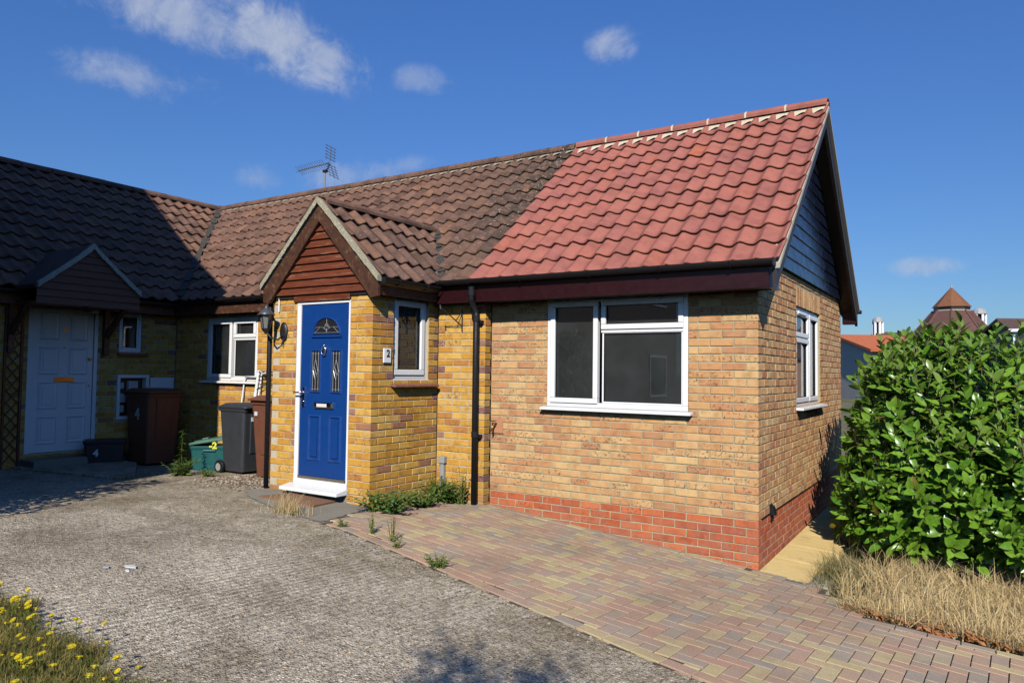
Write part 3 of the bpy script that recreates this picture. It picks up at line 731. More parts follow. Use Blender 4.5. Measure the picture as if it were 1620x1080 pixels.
# porch right side
fr = F_X(PX)
w = slab('porch_side_wall', fr, PY+.108, OY-.0, -.9, 2.30, [W3], MAT['mortar_old'], bung)
B = Bricks(); B.run(PY, OY-.003, -4, 29, lambda k, u: 'old', 'L', {'L': even}, [W3], zoff=.012); B.build(fr, pi/2, w, (1, 0, 0))
# porch front
fr = F_Y(PY); DR = (-4.728, -3.908, -.035, 2.055)
w = slab('porch_front_wall', fr, PXL, PX-.007, -.9, 2.14, [DR], MAT['mortar_old'], bung)
B = Bricks(); B.run(DR[1]+.006, PX, -3, 28, lambda k, u: 'old', 'R', {'R': odd}, zoff=.012); B.run(PXL, DR[0]-.006, -3, 28, lambda k, u: 'old', 'L', {'L': odd}, zoff=.012); B.build(fr, 0, w, (0, -1, 0))
mb = MB(); mb.box(-5.12+.004, -5.02, PY+.108, OY, -.9, 2.3); mb.build('porch_left_wall', MAT['old'], bung)
# original wall left of the porch
fr = F_Y(OY)
w = slab('rear_court_wall', fr, X4+.0, PXL+.004, -.9, 2.30, [W4], MAT['mortar_old'], bung)
B = Bricks(); B.run(X4+.003, PXL-.003, -3, 29, lambda k, u: 'old', 'R', None, [W4], zoff=.02); B.build(fr, 0, w, (0, -1, 0))
# inside: floor, ceiling, rear wall, partitions
mb = MB(); mb.box(-8.5, -.12, .12, 4.72, -.3, .02); mb.build('floor_slab', MAT['interior'], bung)
mb = MB(); mb.box(-8.5, -.12, .12, 4.72, 2.27, 2.295); mb.box(-5.0, -3.71, -1.1, .118, 2.27, 2.294); mb.build('ceiling', MAT['interior'], bung)
mb = MB(); mb.box(-8.5, -.108, 4.73, 4.83, -.9, 2.3); mb.build('rear_wall', MAT['old'], bung)
mb = MB(); mb.box(-3.3, -3.2, .12, 4.72, .03, 2.26); mb.box(-3.19, -.12, 3.1, 3.2, .03, 2.26); mb.box(-5.0, -3.71, -.0, .1, .03, 2.26); mb.box(-8.4, -3.31, 2.4, 2.5, .03, 2.26); mb.build('partition', MAT['interior'], bung)

# windows
fr = F_Y(0); u0, u1, z0, z1 = W1; mu = -1.585
window(bung, fr, u0, u1, z0, z1, [(u0+.05, mu-.026, z0+.05, z1-.05, True), (mu+.026, u1-.05, 1.765, z1-.05, True), (mu+.026, u1-.05, z0+.05, 1.735, False)], d=.004, vents=[(-1.30, -.93, z1-.05)], sill_over=.05)
fr = F_X(0); u0, u1, z0, z1 = W2; mu = 2.52
window(bung, fr, u0, u1, z0, z1, [(u0+.05, mu-.026, 1.76, z1-.05, True), (u0+.05, mu-.026, z0+.05, 1.73, True), (mu+.026, u1-.05, z0+.05, z1-.05, True)], d=-.03, vents=[(1.85, 2.3, z1-.06)], sill_over=.06, sill_proj=.11)
fr = F_X(PX); u0, u1, z0, z1 = W3
w3 = window(bung, fr, u0, u1, z0+.02, z1, [(u0+.045, u1-.045, z0+.065, z1-.045, True)], d=-.04, sill=False, sash=.06)
mb = MB(); mb.box(u0-.02, u1+.03, -.1, -.005, z0-.02, z0+.018, fr); mb.build('inner_sill', MAT['upvc'], w3, bevel=.003)
for k in range(4):     # brown clay sill tiles under the porch window
    a = u0-.05+k*.187; mb = MB(); mb.prism([(-.06, z0-.06), (.075, z0-.072), (.075, z0-.048), (-.06, z0-.022)], a, a+.182, lambda p, q, t: fr(t, p, q)); mb.build('sill_tile', MAT['sill_tile'], w3, bevel=.004)
cm_ = MB()
for part in ((u0+.03, u1-.16), (u1-.15, u1-.03)):
    N = 26; pr = []
    for i in range(N+1):
        u = part[0]+(part[1]-part[0])*i/N; pr.append((u, -.10+.012*sin(i*1.35)))
    for i in range(N):
        (a, da), (b, db) = pr[i], pr[i+1]; cm_.quad([fr(a, da, z0+.05), fr(b, db, z0+.05), fr(b, db, z1), fr(a, da, z1)])
cm_.build('curtain', MAT['curtain'], w3, smooth=True)
fr = F_Y(OY); u0, u1, z0, z1 = W4; mu = -7.34
window(bung, fr, u0, u1, z0, z1, [(u0+.05, mu-.026, z0+.05, z1-.05, True), (mu+.026, u1-.05, 1.76, z1-.05, True), (mu+.026, u1-.05, z0+.05, 1.73, False)], d=-.012, sill_over=.09)

# front door
fr = F_Y(PY); a, b, zb, zt = DR
mb = MB(); mb.box(a, a+.062, -.06, .0, .055, zt-.028, fr); mb.box(b-.022, b, -.06, .0, .055, zt-.028, fr); mb.box(a, b, -.06, .001, zt-.028, zt, fr)
mb.box(a, b, -.06, .003, .05, .118, fr)
door = mb.build('door_frame', MAT['upvc'], bung, bevel=.004)
mb = MB(); mb.prism([(-.05, -.0), (.15, -.0), (.15, .035), (.0, .062), (-.05, .062)], a-.055, b+.004, lambda p, q, t: fr(t, p, q)); mb.build('door_sill', MAT['upvc'], door, bevel=.005)
mb = MB(); mb.box(a, b, -.06, -.006, -.28, -.004, fr); mb.build('threshold_block', MAT['apron'], door)
da, db, dz0, dz1 = a+.066, b-.026, .122, zt-.032
mb = MB(); mb.box(da, db, -.055, -.010, dz0, dz1, fr); slabd = mb.build('door', MAT['blue_door'], bung, bevel=.004)
mb = MB(); mb.box(da+.004, db-.004, -.011, .006, dz0, dz0+.035, fr); mb.build('weather_bar', MAT['chrome'], slabd, bevel=.004)
def ring(mb, fr, pts, wd_, d0, d1):
    """raised moulding that follows a closed outline (u,z)"""
    n = len(pts); c = (sum(p[0] for p in pts)/n, sum(p[1] for p in pts)/n)
    for i in range(n):
        p, q = pts[i], pts[(i+1) % n]
        def inn(s): 
            v = Vector((c[0]-s[0], c[1]-s[1])); L = max(v.length, 1e-6); return (s[0]+v.x/L*wd_, s[1]+v.y/L*wd_)
        p2, q2 = inn(p), inn(q); mp = ((p[0]+p2[0])/2, (p[1]+p2[1])/2); mq = ((q[0]+q2[0])/2, (q[1]+q2[1])/2)
        mb.quad([fr(p[0], d0, p[1]), fr(q[0], d0, q[1]), fr(mq[0], d1, mq[1]), fr(mp[0], d1, mp[1])]); mb.quad([fr(mp[0], d1, mp[1]), fr(mq[0], d1, mq[1]), fr(q2[0], d0, q2[1]), fr(p2[0], d0, p2[1])])
def rect(u0, u1, z0, z1): return [(u0, z0), (u1, z0), (u1, z1), (u0, z1)]
def rect_ring(mb, u0, u1, z0, z1, wd_, d0, d1):
    o = rect(u0, u1, z0, z1); m = rect(u0+wd_*.5, u1-wd_*.5, z0+wd_*.5, z1-wd_*.5); i = rect(u0+wd_, u1-wd_, z0+wd_, z1-wd_)
    for k in range(4):
        l = (k+1) % 4
        mb.quad([fr(*[o[k][0], d0, o[k][1]]), fr(o[l][0], d0, o[l][1]), fr(m[l][0], d1, m[l][1]), fr(m[k][0], d1, m[k][1])]); mb.quad([fr(m[k][0], d1, m[k][1]), fr(m[l][0], d1, m[l][1]), fr(i[l][0], d0, i[l][1]), fr(i[k][0], d0, i[k][1])])
arch = [(-4.478, 1.69)]
for i in range(17):
    q = pi*i/16; arch.append((-4.263-.215*cos(q)*1.0, 1.69+.195*sin(q)))
arch = [(-4.263+.215*cos(pi-pi*i/16), 1.69+.195*sin(pi*i/16)) for i in range(17)]
D0 = -.010
mb = MB(); ring(mb, fr, [(p[0], p[1]) for p in arch], .026, D0-.001, .008); mb.box(-4.49, -4.036, D0-.002, .006, 1.662, 1.688, fr); mb.build('moulding', MAT['blue_door'], slabd, smooth=False)
ai = [(-4.263+(p[0]+4.263)*.90, 1.693+(p[1]-1.69)*.88) for p in arch]
mb = MB(); mb.prism(ai, D0-.01, D0+.0035, lambda p, q, t: fr(p, t, q)); mb.build('arched_pane', MAT['dark_glass'], slabd)
mb = MB(); cx, cz = -4.263, 1.69
def came(mb, pts, r=.0028): mb.tube([fr(p[0], D0+.006, p[1]) for p in pts], r, 5)
came(mb, [(cx-.19, cz+.022), (cx+.19, cz+.022)]); came(mb, [(cx, cz+.022), (cx, cz+.07)]); came(mb, [(cx, cz+.125), (cx, cz+.168)])
for s_ in (-1, 1):
    came(mb, [(cx+s_*.178, cz+.022), (cx+s_*.10, cz+.085), (cx+s_*.05, cz+.075), (cx, cz+.125)]); came(mb, [(cx+s_*.05, cz+.075), (cx, cz+.045), (cx-s_*.02, cz+.06)]); came(mb, [(cx+s_*.17, cz+.078), (cx+s_*.10, cz+.085)])
came(mb, [(cx-.04, cz+.07), (cx+.02, cz+.11)]); came(mb, [(cx+.04, cz+.07), (cx-.02, cz+.11)])
mb.build('lead_came', MAT['lead'], slabd)
for (pa, pb) in ((-4.505, -4.335), (-4.19, -4.02)):
    mb = MB(); rect_ring(mb, pa, pb, 1.055, 1.53, .024, D0-.001, .007); mb.build('moulding', MAT['blue_door'], slabd)
    mb = MB(); mb.box(pa+.024, pb-.024, D0-.01, D0+.0035, 1.079, 1.506, fr); mb.build('side_pane', MAT['dark_glass'], slabd)
    mb = MB(); c = (pa+pb)/2; l, r = pa+.026, pb-.026
    for zz in (1.10, 1.485): came(mb, [(l, zz), (r, zz)])
    for uu in (l+.016, r-.016): came(mb, [(uu, 1.08), (uu, 1.505)])
    came(mb, [(c, 1.08), (c, 1.20)]); came(mb, [(c, 1.42), (c, 1.505)]); hw = .036
    came(mb, [(c, 1.42), (c+hw, 1.30), (c, 1.20), (c-hw, 1.30), (c, 1.42)], .0034); came(mb, [(c-hw*.55, 1.34), (c+hw*.45, 1.25)]); came(mb, [(c-hw*.45, 1.25), (c+.0, 1.31)]); came(mb, [(l, 1.30), (c-hw, 1.30)]); came(mb, [(c+hw, 1.30), (r, 1.30)])
    mb.build('lead_came', MAT['lead'], slabd)
for (pa, pb) in ((-4.522, -4.322), (-4.204, -4.008)):
    mb = MB(); rect_ring(mb, pa, pb, .318, .818, .03, D0-.001, .006); mb.box(pa+.052, pb-.052, D0-.002, .0035, .37, .768, fr); mb.build('door_panel', MAT['blue_door'], slabd, bevel=.003)
mb = MB(); mb.box(-4.418, -4.128, D0, .010, .893, .958, fr); mb.box(-4.40, -4.146, .010, .017, .905, .948, fr); lp = mb.build('letter_plate', MAT['chrome'], slabd, bevel=.004)
mb = MB(); mb.box(-4.368, -4.215, .0172, .0185, .909, .944, fr); mb.build('letter_plate_sticker', plain('paper_sticker', (.72, .66, .64), .7, .06, 50), slabd)
mb = MB(); mb.lathe([(.012, 0), (.03, .004), (.034, .012), (.018, .02)], fr(-4.283, D0, 1.535), 14, (0, -1, 0)); N = 14
mb.tube([fr(-4.283+.030*sin(2*pi*i/N), .016, 1.515+.048*cos(2*pi*i/N)) for i in range(N+1)], .0065, 6); mb.tube([fr(-4.283, .004, 1.59), fr(-4.283, .012, 1.555)], [.006, .014], 8); mb.build('door_knocker', MAT['chrome'], slabd, smooth=True)
mb = MB(); mb.box(-4.612, -4.580, D0, .004, .90, 1.115, fr); mb.tube([fr(-4.596, 0, 1.06), fr(-4.596, .05, 1.06), fr(-4.60, .056, 1.06), fr(-4.695, .058, 1.055)], .009, 8); mb.lathe([(.009, 0), (.009, .012)], fr(-4.596, D0+.006, .96), 10, (0, -1, 0)); mb.build('door_handle', MAT['chrome'], slabd, bevel=.003)
mb = MB(); mb.box(a-.04, b+.004, -.02, .022, zt+.003, zt+.078, fr); mb.build('lintel_board', MAT['wood_red'], bung, bevel=.006)

# ---------------- main roof
EY, EZ, RY, RZ, VX = -.249, 2.31, 2.333, 4.50, .235
def roof_z(y): return EZ + SL*(y-EY)
SLEN = (RY-EY)/CS; NX = -3.05
M_main = roof_frame((0, EY, EZ-.03), (1, 0, 0), (0, CS, SN), (0, -SN, CS))
EX4, RX4 = -8.45, -11.15          # eave and ridge of the neighbouring wing
VALP, VALN = (EX4, EY, 0), Vector((-(RY-EY), -(EX4-RX4), 0)).normalized()
VALN = Vector((-(RY-EY), (RX4-EX4), 0)).normalized()
def deck(name, pts, mat, parent, th=.03):
    mb = MB(); n = len(pts); up = (Vector(pts[1])-Vector(pts[0])).cross(Vector(pts[2])-Vector(pts[0])).normalized(); up = up if up.z > 0 else -up
    lo = [tuple(Vector(p)-up*th) for p in pts]; mb.quad(pts); mb.quad(lo[::-1])
    for k in range(n): mb.quad([pts[k], lo[k], lo[(k+1) % n], pts[(k+1) % n]])
    return mb.build(name, mat, parent)
dz = -.055
roof = deck('extension_roof', [(NX, EY+.02, EZ+dz), (VX-.03, EY+.02, EZ+dz), (VX-.03, RY, RZ+dz), (NX, RY, RZ+dz)], MAT['soffit'], bung)
tiles(M_main, NX+.012, VX-.005, SLEN, 11, .205, 'tile_red', roof, reverse=True)
oroof = deck('original_roof', [(EX4, EY+.02, EZ+dz), (NX-.002, EY+.02, EZ+dz), (NX-.002, RY, RZ+dz), (RX4, RY, RZ+dz)], MAT['soffit'], bung)
# area hidden by the porch roof is left untiled
PRX, PRZ, PEX = -4.335, 3.155, .88
def keep_main(c):
    h = PRZ-abs(c.x-PRX)*1.0
    return not (c.z < h-.30)
tiles(M_main, RX4-.05, NX+.002, SLEN, 11, .205, 'tile_old', oroof, keep=keep_main, clip=[((EX4, EY, 0), Vector((-1, -(EX4-RX4)/(RY-EY), 0)).normalized()*1 if False else Vector((-(RY-EY), -(EX4-RX4), 0)).normalized())], reverse=True)
back = deck('rear_roof', [(RX4, RY, RZ+dz), (VX-.03, RY, RZ+dz), (VX-.03, 2*RY-EY, EZ+dz), (RX4, 2*RY-EY, EZ+dz)], MAT['tile_plain'], bung, .06)
# verge: pale undercloak, barge, overhang soffit
for s_, nm in ((1, 'front'), (-1, 'rear')):
    f = lambda p, q, t, s_=s_: (t, RY-s_*(RY-p), q)
    mb = MB(); L0, L1 = EY-.01, RY
    mb.prism([(L0, roof_z(L0)-.062), (L1, roof_z(L1)-.062), (L1, roof_z(L1)-.018), (L0, roof_z(L0)-.018)], VX-.075, VX+.012, f); mb.build('verge_undercloak', MAT['undercloak'], bung)
    mb = MB(); mb.prism([(L0, roof_z(L0)-.26), (L1, roof_z(L1)-.26), (L1, roof_z(L1)-.064), (L0, roof_z(L0)-.064)], VX-.055, VX-.02, f); mb.build('barge_board', MAT['soffit'], bung)
    mb = MB(); mb.prism([(L0+.02, roof_z(L0)-.12), (L1, roof_z(L1)-.14), (L1, roof_z(L1)-.12), (L0+.02, roof_z(L0)-.10)], .0, VX-.056, f); mb.build('verge_soffit', MAT['soffit'], bung)
# gable weatherboards
nb = 14; zb0 = 2.405; hb = (RZ-.14-zb0)/nb
for k in range(nb):
    za = zb0+k*hb; zc = min(za+hb+.012, RZ-.15)
    ya, yc = EY+(za-EZ)/SL+.10, EY+(zc-EZ)/SL+.10
    ya = max(ya, .002)
    yc = max(yc, ya+.001)
    if ya > RY-.02: continue
    yc = min(yc, RY-.005)
    mb = MB(); A = [(ya, za, .040), (2*RY-ya, za, .040), (2*RY-yc, zc, .026), (yc, zc, .026)]
    fpts = [(x, y, z) for (y, z, x) in A]; bpts = [(x-.016, y, z) for (x, y, z) in fpts]
    mb.quad(fpts); mb.quad(bpts[::-1])
    for i in range(4): mb.quad([fpts[i], bpts[i], bpts[(i+1) % 4], fpts[(i+1) % 4]])
    mb.build('weatherboard', MAT['clad'], bung)
mb = MB(); mb.prism([(.11, 2.5), (2*RY-.11, 2.5), (RY, RZ-.2)], -.12, .004, lambda p, q, t: (t, p, q)); mb.build('gable_panel', MAT['soffit'], bung)
# eaves: fascia, soffit, gutter, end boxes
FY = -.285
mb = MB(); mb.box(-3.50, .18, FY, FY+.022, 2.072, 2.262); mb.build('fascia', MAT['maroon'], bung, bevel=.004)
mb = MB(); mb.box(-3.50, .16, FY+.022, .0, 2.085, 2.10); mb.build('eaves_soffit', MAT['soffit'], bung)
mb = MB(); mb.box(.16, .186, FY-.004, -.01, 2.066, 2.27); mb.box(.0, .159, -.03, -.008, 2.075, 2.26); mb.build('eaves_box_end', MAT['clad'], bung, bevel=.004)
mb = MB(); mb.box(.02, .20, 4.84, 4.97, 2.07, 2.36); mb.build('rear_eaves_box', MAT['maroon'], bung, bevel=.005)
def gutter(name, p0, p1, r=.056, mat='gutter', parent=None, brackets=()):
    """open half-round gutter between two points (top edge level)"""
    p0, p1 = Vector(p0), Vector(p1); t = (p1-p0).normalized(); s_ = Vector((t.y, -t.x, 0)).normalized(); mb = MB(); N = 8
    for p in (p0, p1):
        for rr in (r, r-.005):
            for i in range(N+1):
                q = pi+pi*i/N; mb.v.append(tuple(p + s_*cos(q)*rr + Vector((0, 0, sin(q)*rr))))
    m = N+1
    for i in range(N): mb.f += [(i, i+1, 2*m+i+1, 2*m+i), (m+i+1, m+i, 3*m+i, 3*m+i+1), (i+1, i, m+i, m+i+1), (2*m+i, 2*m+i+1, 3*m+i+1, 3*m+i)]
    mb.f += [(0, 2*m, 3*m, m), (N, m+N, 3*m+N, 2*m+N)]; mb.mi = [0]*len(mb.f)
    o = mb.build(name, MAT[mat], parent, smooth=False)
    for k in brackets:
        c = p0+(p1-p0)*k; b = MB(); b.tube([c + s_*cos(pi+pi*i/8)*(r+.004) + Vector((0, 0, sin(pi+pi*i/8)*(r+.004))) for i in range(9)], .008, 5); b.build('gutter_bracket', MAT[mat], o)
    return o
gt = gutter('gutter', (-3.44, FY-.05, 2.318), (.215, FY-.05, 2.312), parent=bung, brackets=(.12, .3, .52, .72, .9))
mb = MB(); mb.box(.213, .219, FY-.107, FY+.006, 2.25, 2.318); mb.build('gutter_stop_end', MAT['gutter'], gt)
gutter('rear_gutter', (.26, 4.98, 2.28), (-11, 4.98, 2.28), parent=bung)
gutter('court_gutter', (-8.5, FY-.05, 2.30), (-5.24, FY-.05, 2.302), parent=bung, brackets=(.3, .6, .9))
mb = MB(); mb.box(-8.6, -5.14, FY, FY+.022, 2.09, 2.25); mb.build('court_fascia', MAT['wood_brown'], bung)
mb = MB(); mb.box(-8.6, -5.14, FY+.022, OY, 2.10, 2.12); mb.build('court_soffit', MAT['soffit'], bung)
# downpipe with swan neck
mb = MB(); px_, py_ = -2.995, OY-.075
mb.tube([(-2.965, FY-.06, 2.235), (-2.965, FY-.06, 2.12), (-2.968, FY-.058, 2.085), (-3.0, py_, 1.985), (-3.0, py_, 1.95), (px_, py_, -.16)], .034, 12)
dp = mb.build('downpipe', MAT['gutter'], bung, smooth=True)
for c in ((-2.965, FY-.06, 2.165), (-2.999, py_, 1.895), (px_+.001, py_, .62)):
    b = MB(); b.lathe([(.036, -.035), (.042, -.03), (.042, .03), (.036, .035)], c, 14); b.build('pipe_collar', MAT['gutter'], dp, smooth=False)
for zz in (1.86, .60):
    b = MB(); b.box(px_-.05, px_+.05, py_+.02, OY-.001, zz-.018, zz+.018); b.build('pipe_clip', MAT['gutter'], dp)
# ridge
ridge_tiles((NX, RY, RZ+.012), (VX+.012, RY, RZ+.012), roof, MAT['tile_red'], 7, jmat=MAT['bed'])
ridge_tiles((RX4, RY, RZ+.008), (NX-.01, RY, RZ+.008), oroof, MAT['tile_old'], 18)
def bedding(x0, x1, parent, mat, amp, w0):
    mb = MB(); n = int((x1-x0)/.0205)
    for s_ in (1, -1):
        for i in range(n):
            ua, ub = x0+(x1-x0)*i/n, x0+(x1-x0)*(i+1)/n
            def low(u): return w0+amp*(.5-.5*cos(2*pi*((u-x1)/.205+.22)))**1.0+rnd.uniform(0, .008)
            for (u, v) in ((ua, ub),):
                lu, lv = low(u), low(v)
                P = lambda x, s: (x, RY-s_*s*CS, RZ-.03-s*SN+.068)
                mb.quad([P(u, .02), P(v, .02), P(v, lv), P(u, lu)])
    return mb.build('ridge_bedding', mat, parent, smooth=True)
bedding(NX, VX, roof, MAT['bed'], .10, .19); bedding(RX4+.1, NX, oroof, MAT['verge'], .06, .16)
# valley between the wings
v0, v1 = Vector((EX4, EY, EZ)), Vector((RX4, RY, RZ)); vd = (v1-v0).normalized(); sd_ = Vector((vd.y, -vd.x, 0)).normalized(); mb = MB()
for k in range(24):
    p, q = v0+(v1-v0)*(k/24), v0+(v1-v0)*((k+1)/24); wv = .035+.025*rnd.random(); h_ = Vector((0, 0, .075+.03*rnd.random()))
    mb.quad([p-sd_*wv+h_, p+sd_*wv+h_, q+sd_*wv+h_, q-sd_*wv+h_])
mb.build('valley_lining', MAT['valley'], bung)

# ---------------- porch roof
PE = .885          # half width to the eaves
pf = -1.30         # front edge
SP = 1/sqrt(2)
M_pr = roof_frame((PRX+PE, 0, PRZ-PE-.03), (0, 1, 0), (-SP, 0, SP), (SP, 0, SP)); M_pl = roof_frame((PRX-PE, 0, PRZ-PE-.03), (0, -1, 0), (SP, 0, SP), (-SP, 0, SP))
ypm = lambda z: EY+(z-EZ)/SL
proof = deck('porch_roof', [(PRX, pf+.03, PRZ-.06), (PRX+PE, pf+.03, PRZ-PE-.06), (PRX+PE, EY+.03, PRZ-PE-.06), (PRX, ypm(PRZ)+.02, PRZ-.06)], MAT['soffit'], bung)
deck('porch_roof_left', [(PRX, pf+.03, PRZ-.06), (PRX-PE, pf+.03, PRZ-PE-.06), (PRX-PE, EY+.03, PRZ-PE-.06), (PRX, ypm(PRZ)+.02, PRZ-.06)], MAT['soffit'], bung)
vy = (ypm(PRZ)-EY)
clipn = [((PRX+PE, EY+.02, 0), Vector((PE, 0, 0)).normalized() if False else Vector((vy, PE, 0)).normalized())]
tiles(M_pr, pf+.015, .95, PE*sqrt(2), 4, .205, 'tile_old', proof, clip=clipn, keep=lambda c: c.y < ypm(c.z)+.12)
clipl = [((PRX-PE, EY+.02, 0), Vector((-vy, PE, 0)).normalized())]
tiles(M_pl, -.95, -pf-.015, PE*sqrt(2), 4, .205, 'tile_old', proof, clip=clipl, keep=lambda c: c.y < ypm(c.z)+.12, cap=0)
ridge_tiles((PRX, pf+.02, PRZ+.0), (PRX, ypm(PRZ)-.02, PRZ+.0), proof, MAT['tile_old'], 5, r=.10)
# debris-filled valley on the right of the porch
mb = MB(); p0 = Vector((PRX+PE, EY, EZ-.02)); p1 = Vector((PRX, ypm(PRZ), PRZ))
for k in range(16):
    a_, b_ = p0+(p1-p0)*(k/16), p0+(p1-p0)*((k+1)/16); wv = .028+.02*rnd.random()
    o_ = Vector((.5, .5, 0)).normalized(); h1, h2 = .05+.02*rnd.random(), .05+.02*rnd.random()
    mb.quad([a_-o_*wv+Vector((0, 0, h1)), a_+o_*wv+Vector((0, 0, h1+.02)), b_+o_*wv+Vector((0, 0, h2+.02)), b_-o_*wv+Vector((0, 0, h2))])
mb.build('porch_valley', MAT['valley'], proof)
mb = MB(); mb.box(PRX-.05, PRX+.07, ypm(PRZ)-.10, ypm(PRZ)+.08, PRZ-.02, PRZ+.045); mb.build('ridge_end_mortar', MAT['verge'], proof, bevel=.02)
# porch gable: lichened verge, barge boards, weatherboards
for s_ in (1, -1):
    f = lambda p, q, t, s_=s_: (PRX+s_*p, t, q)
    mb = MB(); n = 16
    for i in range(n):      # slightly ragged mortar verge
        a_, b_ = (PE+.02)*i/n, (PE+.02)*(i+1)/n; j1, j2 = rnd.uniform(-.006, .006), rnd.uniform(-.006, .006)
        mb.prism([(a_, PRZ-a_-.035+j1), (b_, PRZ-b_-.035+j2), (b_, PRZ-b_+.035), (a_, PRZ-a_+.035)], pf-.025, pf+.05, f)
    mb.build('porch_verge', MAT['verge'], proof)
    mb = MB(); mb.prism([(0, PRZ-.05), (PE-.0, PRZ-PE-.05), (PE-.0, PRZ-PE-.20), (PE-.10, PRZ-PE-.215), (0, PRZ-.235)], pf+.005, pf+.045, f); mb.build('barge_board', MAT['wood_brown'], bung, bevel=.003)
    mb = MB(); mb.prism([(.0, PRZ-.09), (PE-.02, PRZ-PE-.07), (PE-.02, PRZ-PE-.09), (.0, PRZ-.11)], pf+.045, PY-.03, f); mb.build('porch_verge_soffit', MAT['soffit'], bung)
nb = 9; zlo, zhi = 2.138, PRZ-.25
for k in range(nb):
    za, zc = zlo+(zhi-zlo)*k/nb, zlo+(zhi-zlo)*(k+1)/nb-.006; hw0, hw1 = max(.02, PRZ-za-.22), max(.02, PRZ-zc-.22)
    hw0, hw1 = min(hw0, .80), min(hw1, .80)
    mb = MB(); A = [(PRX-hw0, PY-.045, za), (PRX+hw0, PY-.045, za), (PRX+hw1, PY-.022, zc), (PRX-hw1, PY-.022, zc)]; Bk = [(x, y+.02, z) for x, y, z in A]
    mb.quad(A); mb.quad(Bk[::-1])
    for i in range(4): mb.quad([A[i], Bk[i], Bk[(i+1) % 4], A[(i+1) % 4]])
    mb.build('gable_board', MAT['wood_red'], bung)
mb = MB(); mb.prism([(PRX-.78, 2.10), (PRX+.78, 2.10), (PRX+.78, 2.2), (PRX, PRZ-.12), (PRX-.78, 2.2)], PY-.02, PY+.05, lambda p, q, t: (p, t, q)); mb.build('gable_backing', MAT['soffit'], bung)
# porch eaves
mb = MB(); mb.box(PRX+PE-.06, PRX+PE-.04, PY-.05, FY, 2.09, 2.245); mb.build('porch_fascia', MAT['wood_brown'], bung)
mb = MB(); mb.box(PX+.001, PRX+PE-.06, PY-.02, OY, 2.115, 2.13); mb.build('porch_soffit', MAT['soffit'], bung)
pg = gutter('porch_gutter', (PRX+PE+.02, -1.26, 2.262), (PRX+PE+.02, FY-.06, 2.255), parent=bung, brackets=(.25, .75))
mb = MB(); mb.box(PRX+PE-.038, PRX+PE+.078, -1.268, -1.262, 2.20, 2.262); mb.build('gutter_stop_end', MAT['gutter'], pg)
mb = MB(); mb.box(PRX-PE+.04, PRX-PE+.06, PY-.05, FY, 2.09, 2.245); mb.build('porch_fascia', MAT['wood_brown'], bung)
gutter('porch_gutter_left', (PRX-PE-.02, -1.22, 2.26), (PRX-PE-.02, FY-.08, 2.25), parent=bung)
# black downpipe at the porch's left corner
mb = MB(); mb.tube([(-5.20, -1.20, 2.22), (-5.20, -1.20, 2.06), (-5.125, PY-.045, 1.93), (-5.125, PY-.045, -.06)], .028, 10); d2 = mb.build('downpipe', MAT['gutter'], bung, smooth=True)
mb = MB(); mb.lathe([(.032, -.03), (.038, -.025), (.038, .025), (.032, .03)], (-5.20, -1.20, 2.1), 12); mb.build('pipe_collar', MAT['gutter'], d2)
mb = MB(); mb.tube([(-5.02, PY-.012, 1.96), (-5.02, PY-.012, 2.16)], .009, 8); mb.build('overflow_pipe', MAT['upvc'], bung)

# ---------------- things fixed to the bungalow
def wall_lantern():
    t = thing('wall_lantern', (-5.0, PY, 1.72), 'black coach lantern on a curved bracket beside the blue door', 'lantern')
    lx, ly = -5.035, PY-.175
    mb = MB(); mb.lathe([(.05, 0), (.062, .006), (.062, .016), (.03, .026)], (-4.93, PY-.002, 1.735), 14, (0, -1, 0)); mb.v = [(x, y, 1.735+(z-1.735)*1.75) for x, y, z in mb.v]; mb.build('back_plate', MAT['iron'], t, smooth=True)
    mb = MB(); mb.tube([(-4.93, PY-.02, 1.70), (-4.94, PY-.08, 1.64), (-4.98, PY-.15, 1.66), (lx, ly, 1.735)], .010, 8); mb.tube([(-4.93, PY-.02, 1.66), (-4.93, PY-.03, 1.57)], [.012, .004], 8); mb.build('arm', MAT['iron'], t, smooth=True)
    mb = MB(); mb.lathe([(.012, 1.70), (.02, 1.72), (.045, 1.75), (.05, 1.765)], (lx, ly, 0), 6); mb.build('gallery', MAT['iron'], t)
    mb = MB(); mb.lathe([(.043, 1.766), (.068, 1.915)], (lx, ly, 0), 6); gl = mb.build('glazing', plain('smoked_lantern_glass', (.16, .17, .15), .12, .1, 9, spec=.6), t)
    mb = MB()
    for k in range(6):
        q = 2*pi*k/6; a_ = Vector((1, 0, 0)); ax = Vector((0, 0, 1)); o1 = ax.orthogonal().normalized(); o2 = ax.cross(o1); dd = o1*cos(q)+o2*sin(q); mb.tube([Vector((lx, ly, 1.766))+dd*.045, Vector((lx, ly, 1.915))+dd*.071], .0055, 5)
    mb.build('glazing_bars', MAT['iron'], t)
    mb = MB(); mb.lathe([(.098, 1.913), (.10, 1.92), (.05, 1.965), (.03, 1.985), (.02, 1.99), (.022, 2.0), (.006, 2.03)], (lx, ly, 0), 12); mb.build('cap', plain('weathered_lantern_cap', (.06, .065, .075), .35, .2, 20), t, smooth=True)
wall_lantern()
t = thing('hanging_basket_bracket', (-3.25, OY, 1.75), 'thin black iron hanging basket bracket on the yellow wall beside the porch', 'bracket')
mb = MB(); mb.tube([(-3.24, OY-.008, 2.02), (-3.24, OY-.008, 1.76)], .008, 6); mb.build('wall_bar', MAT['iron'], t)
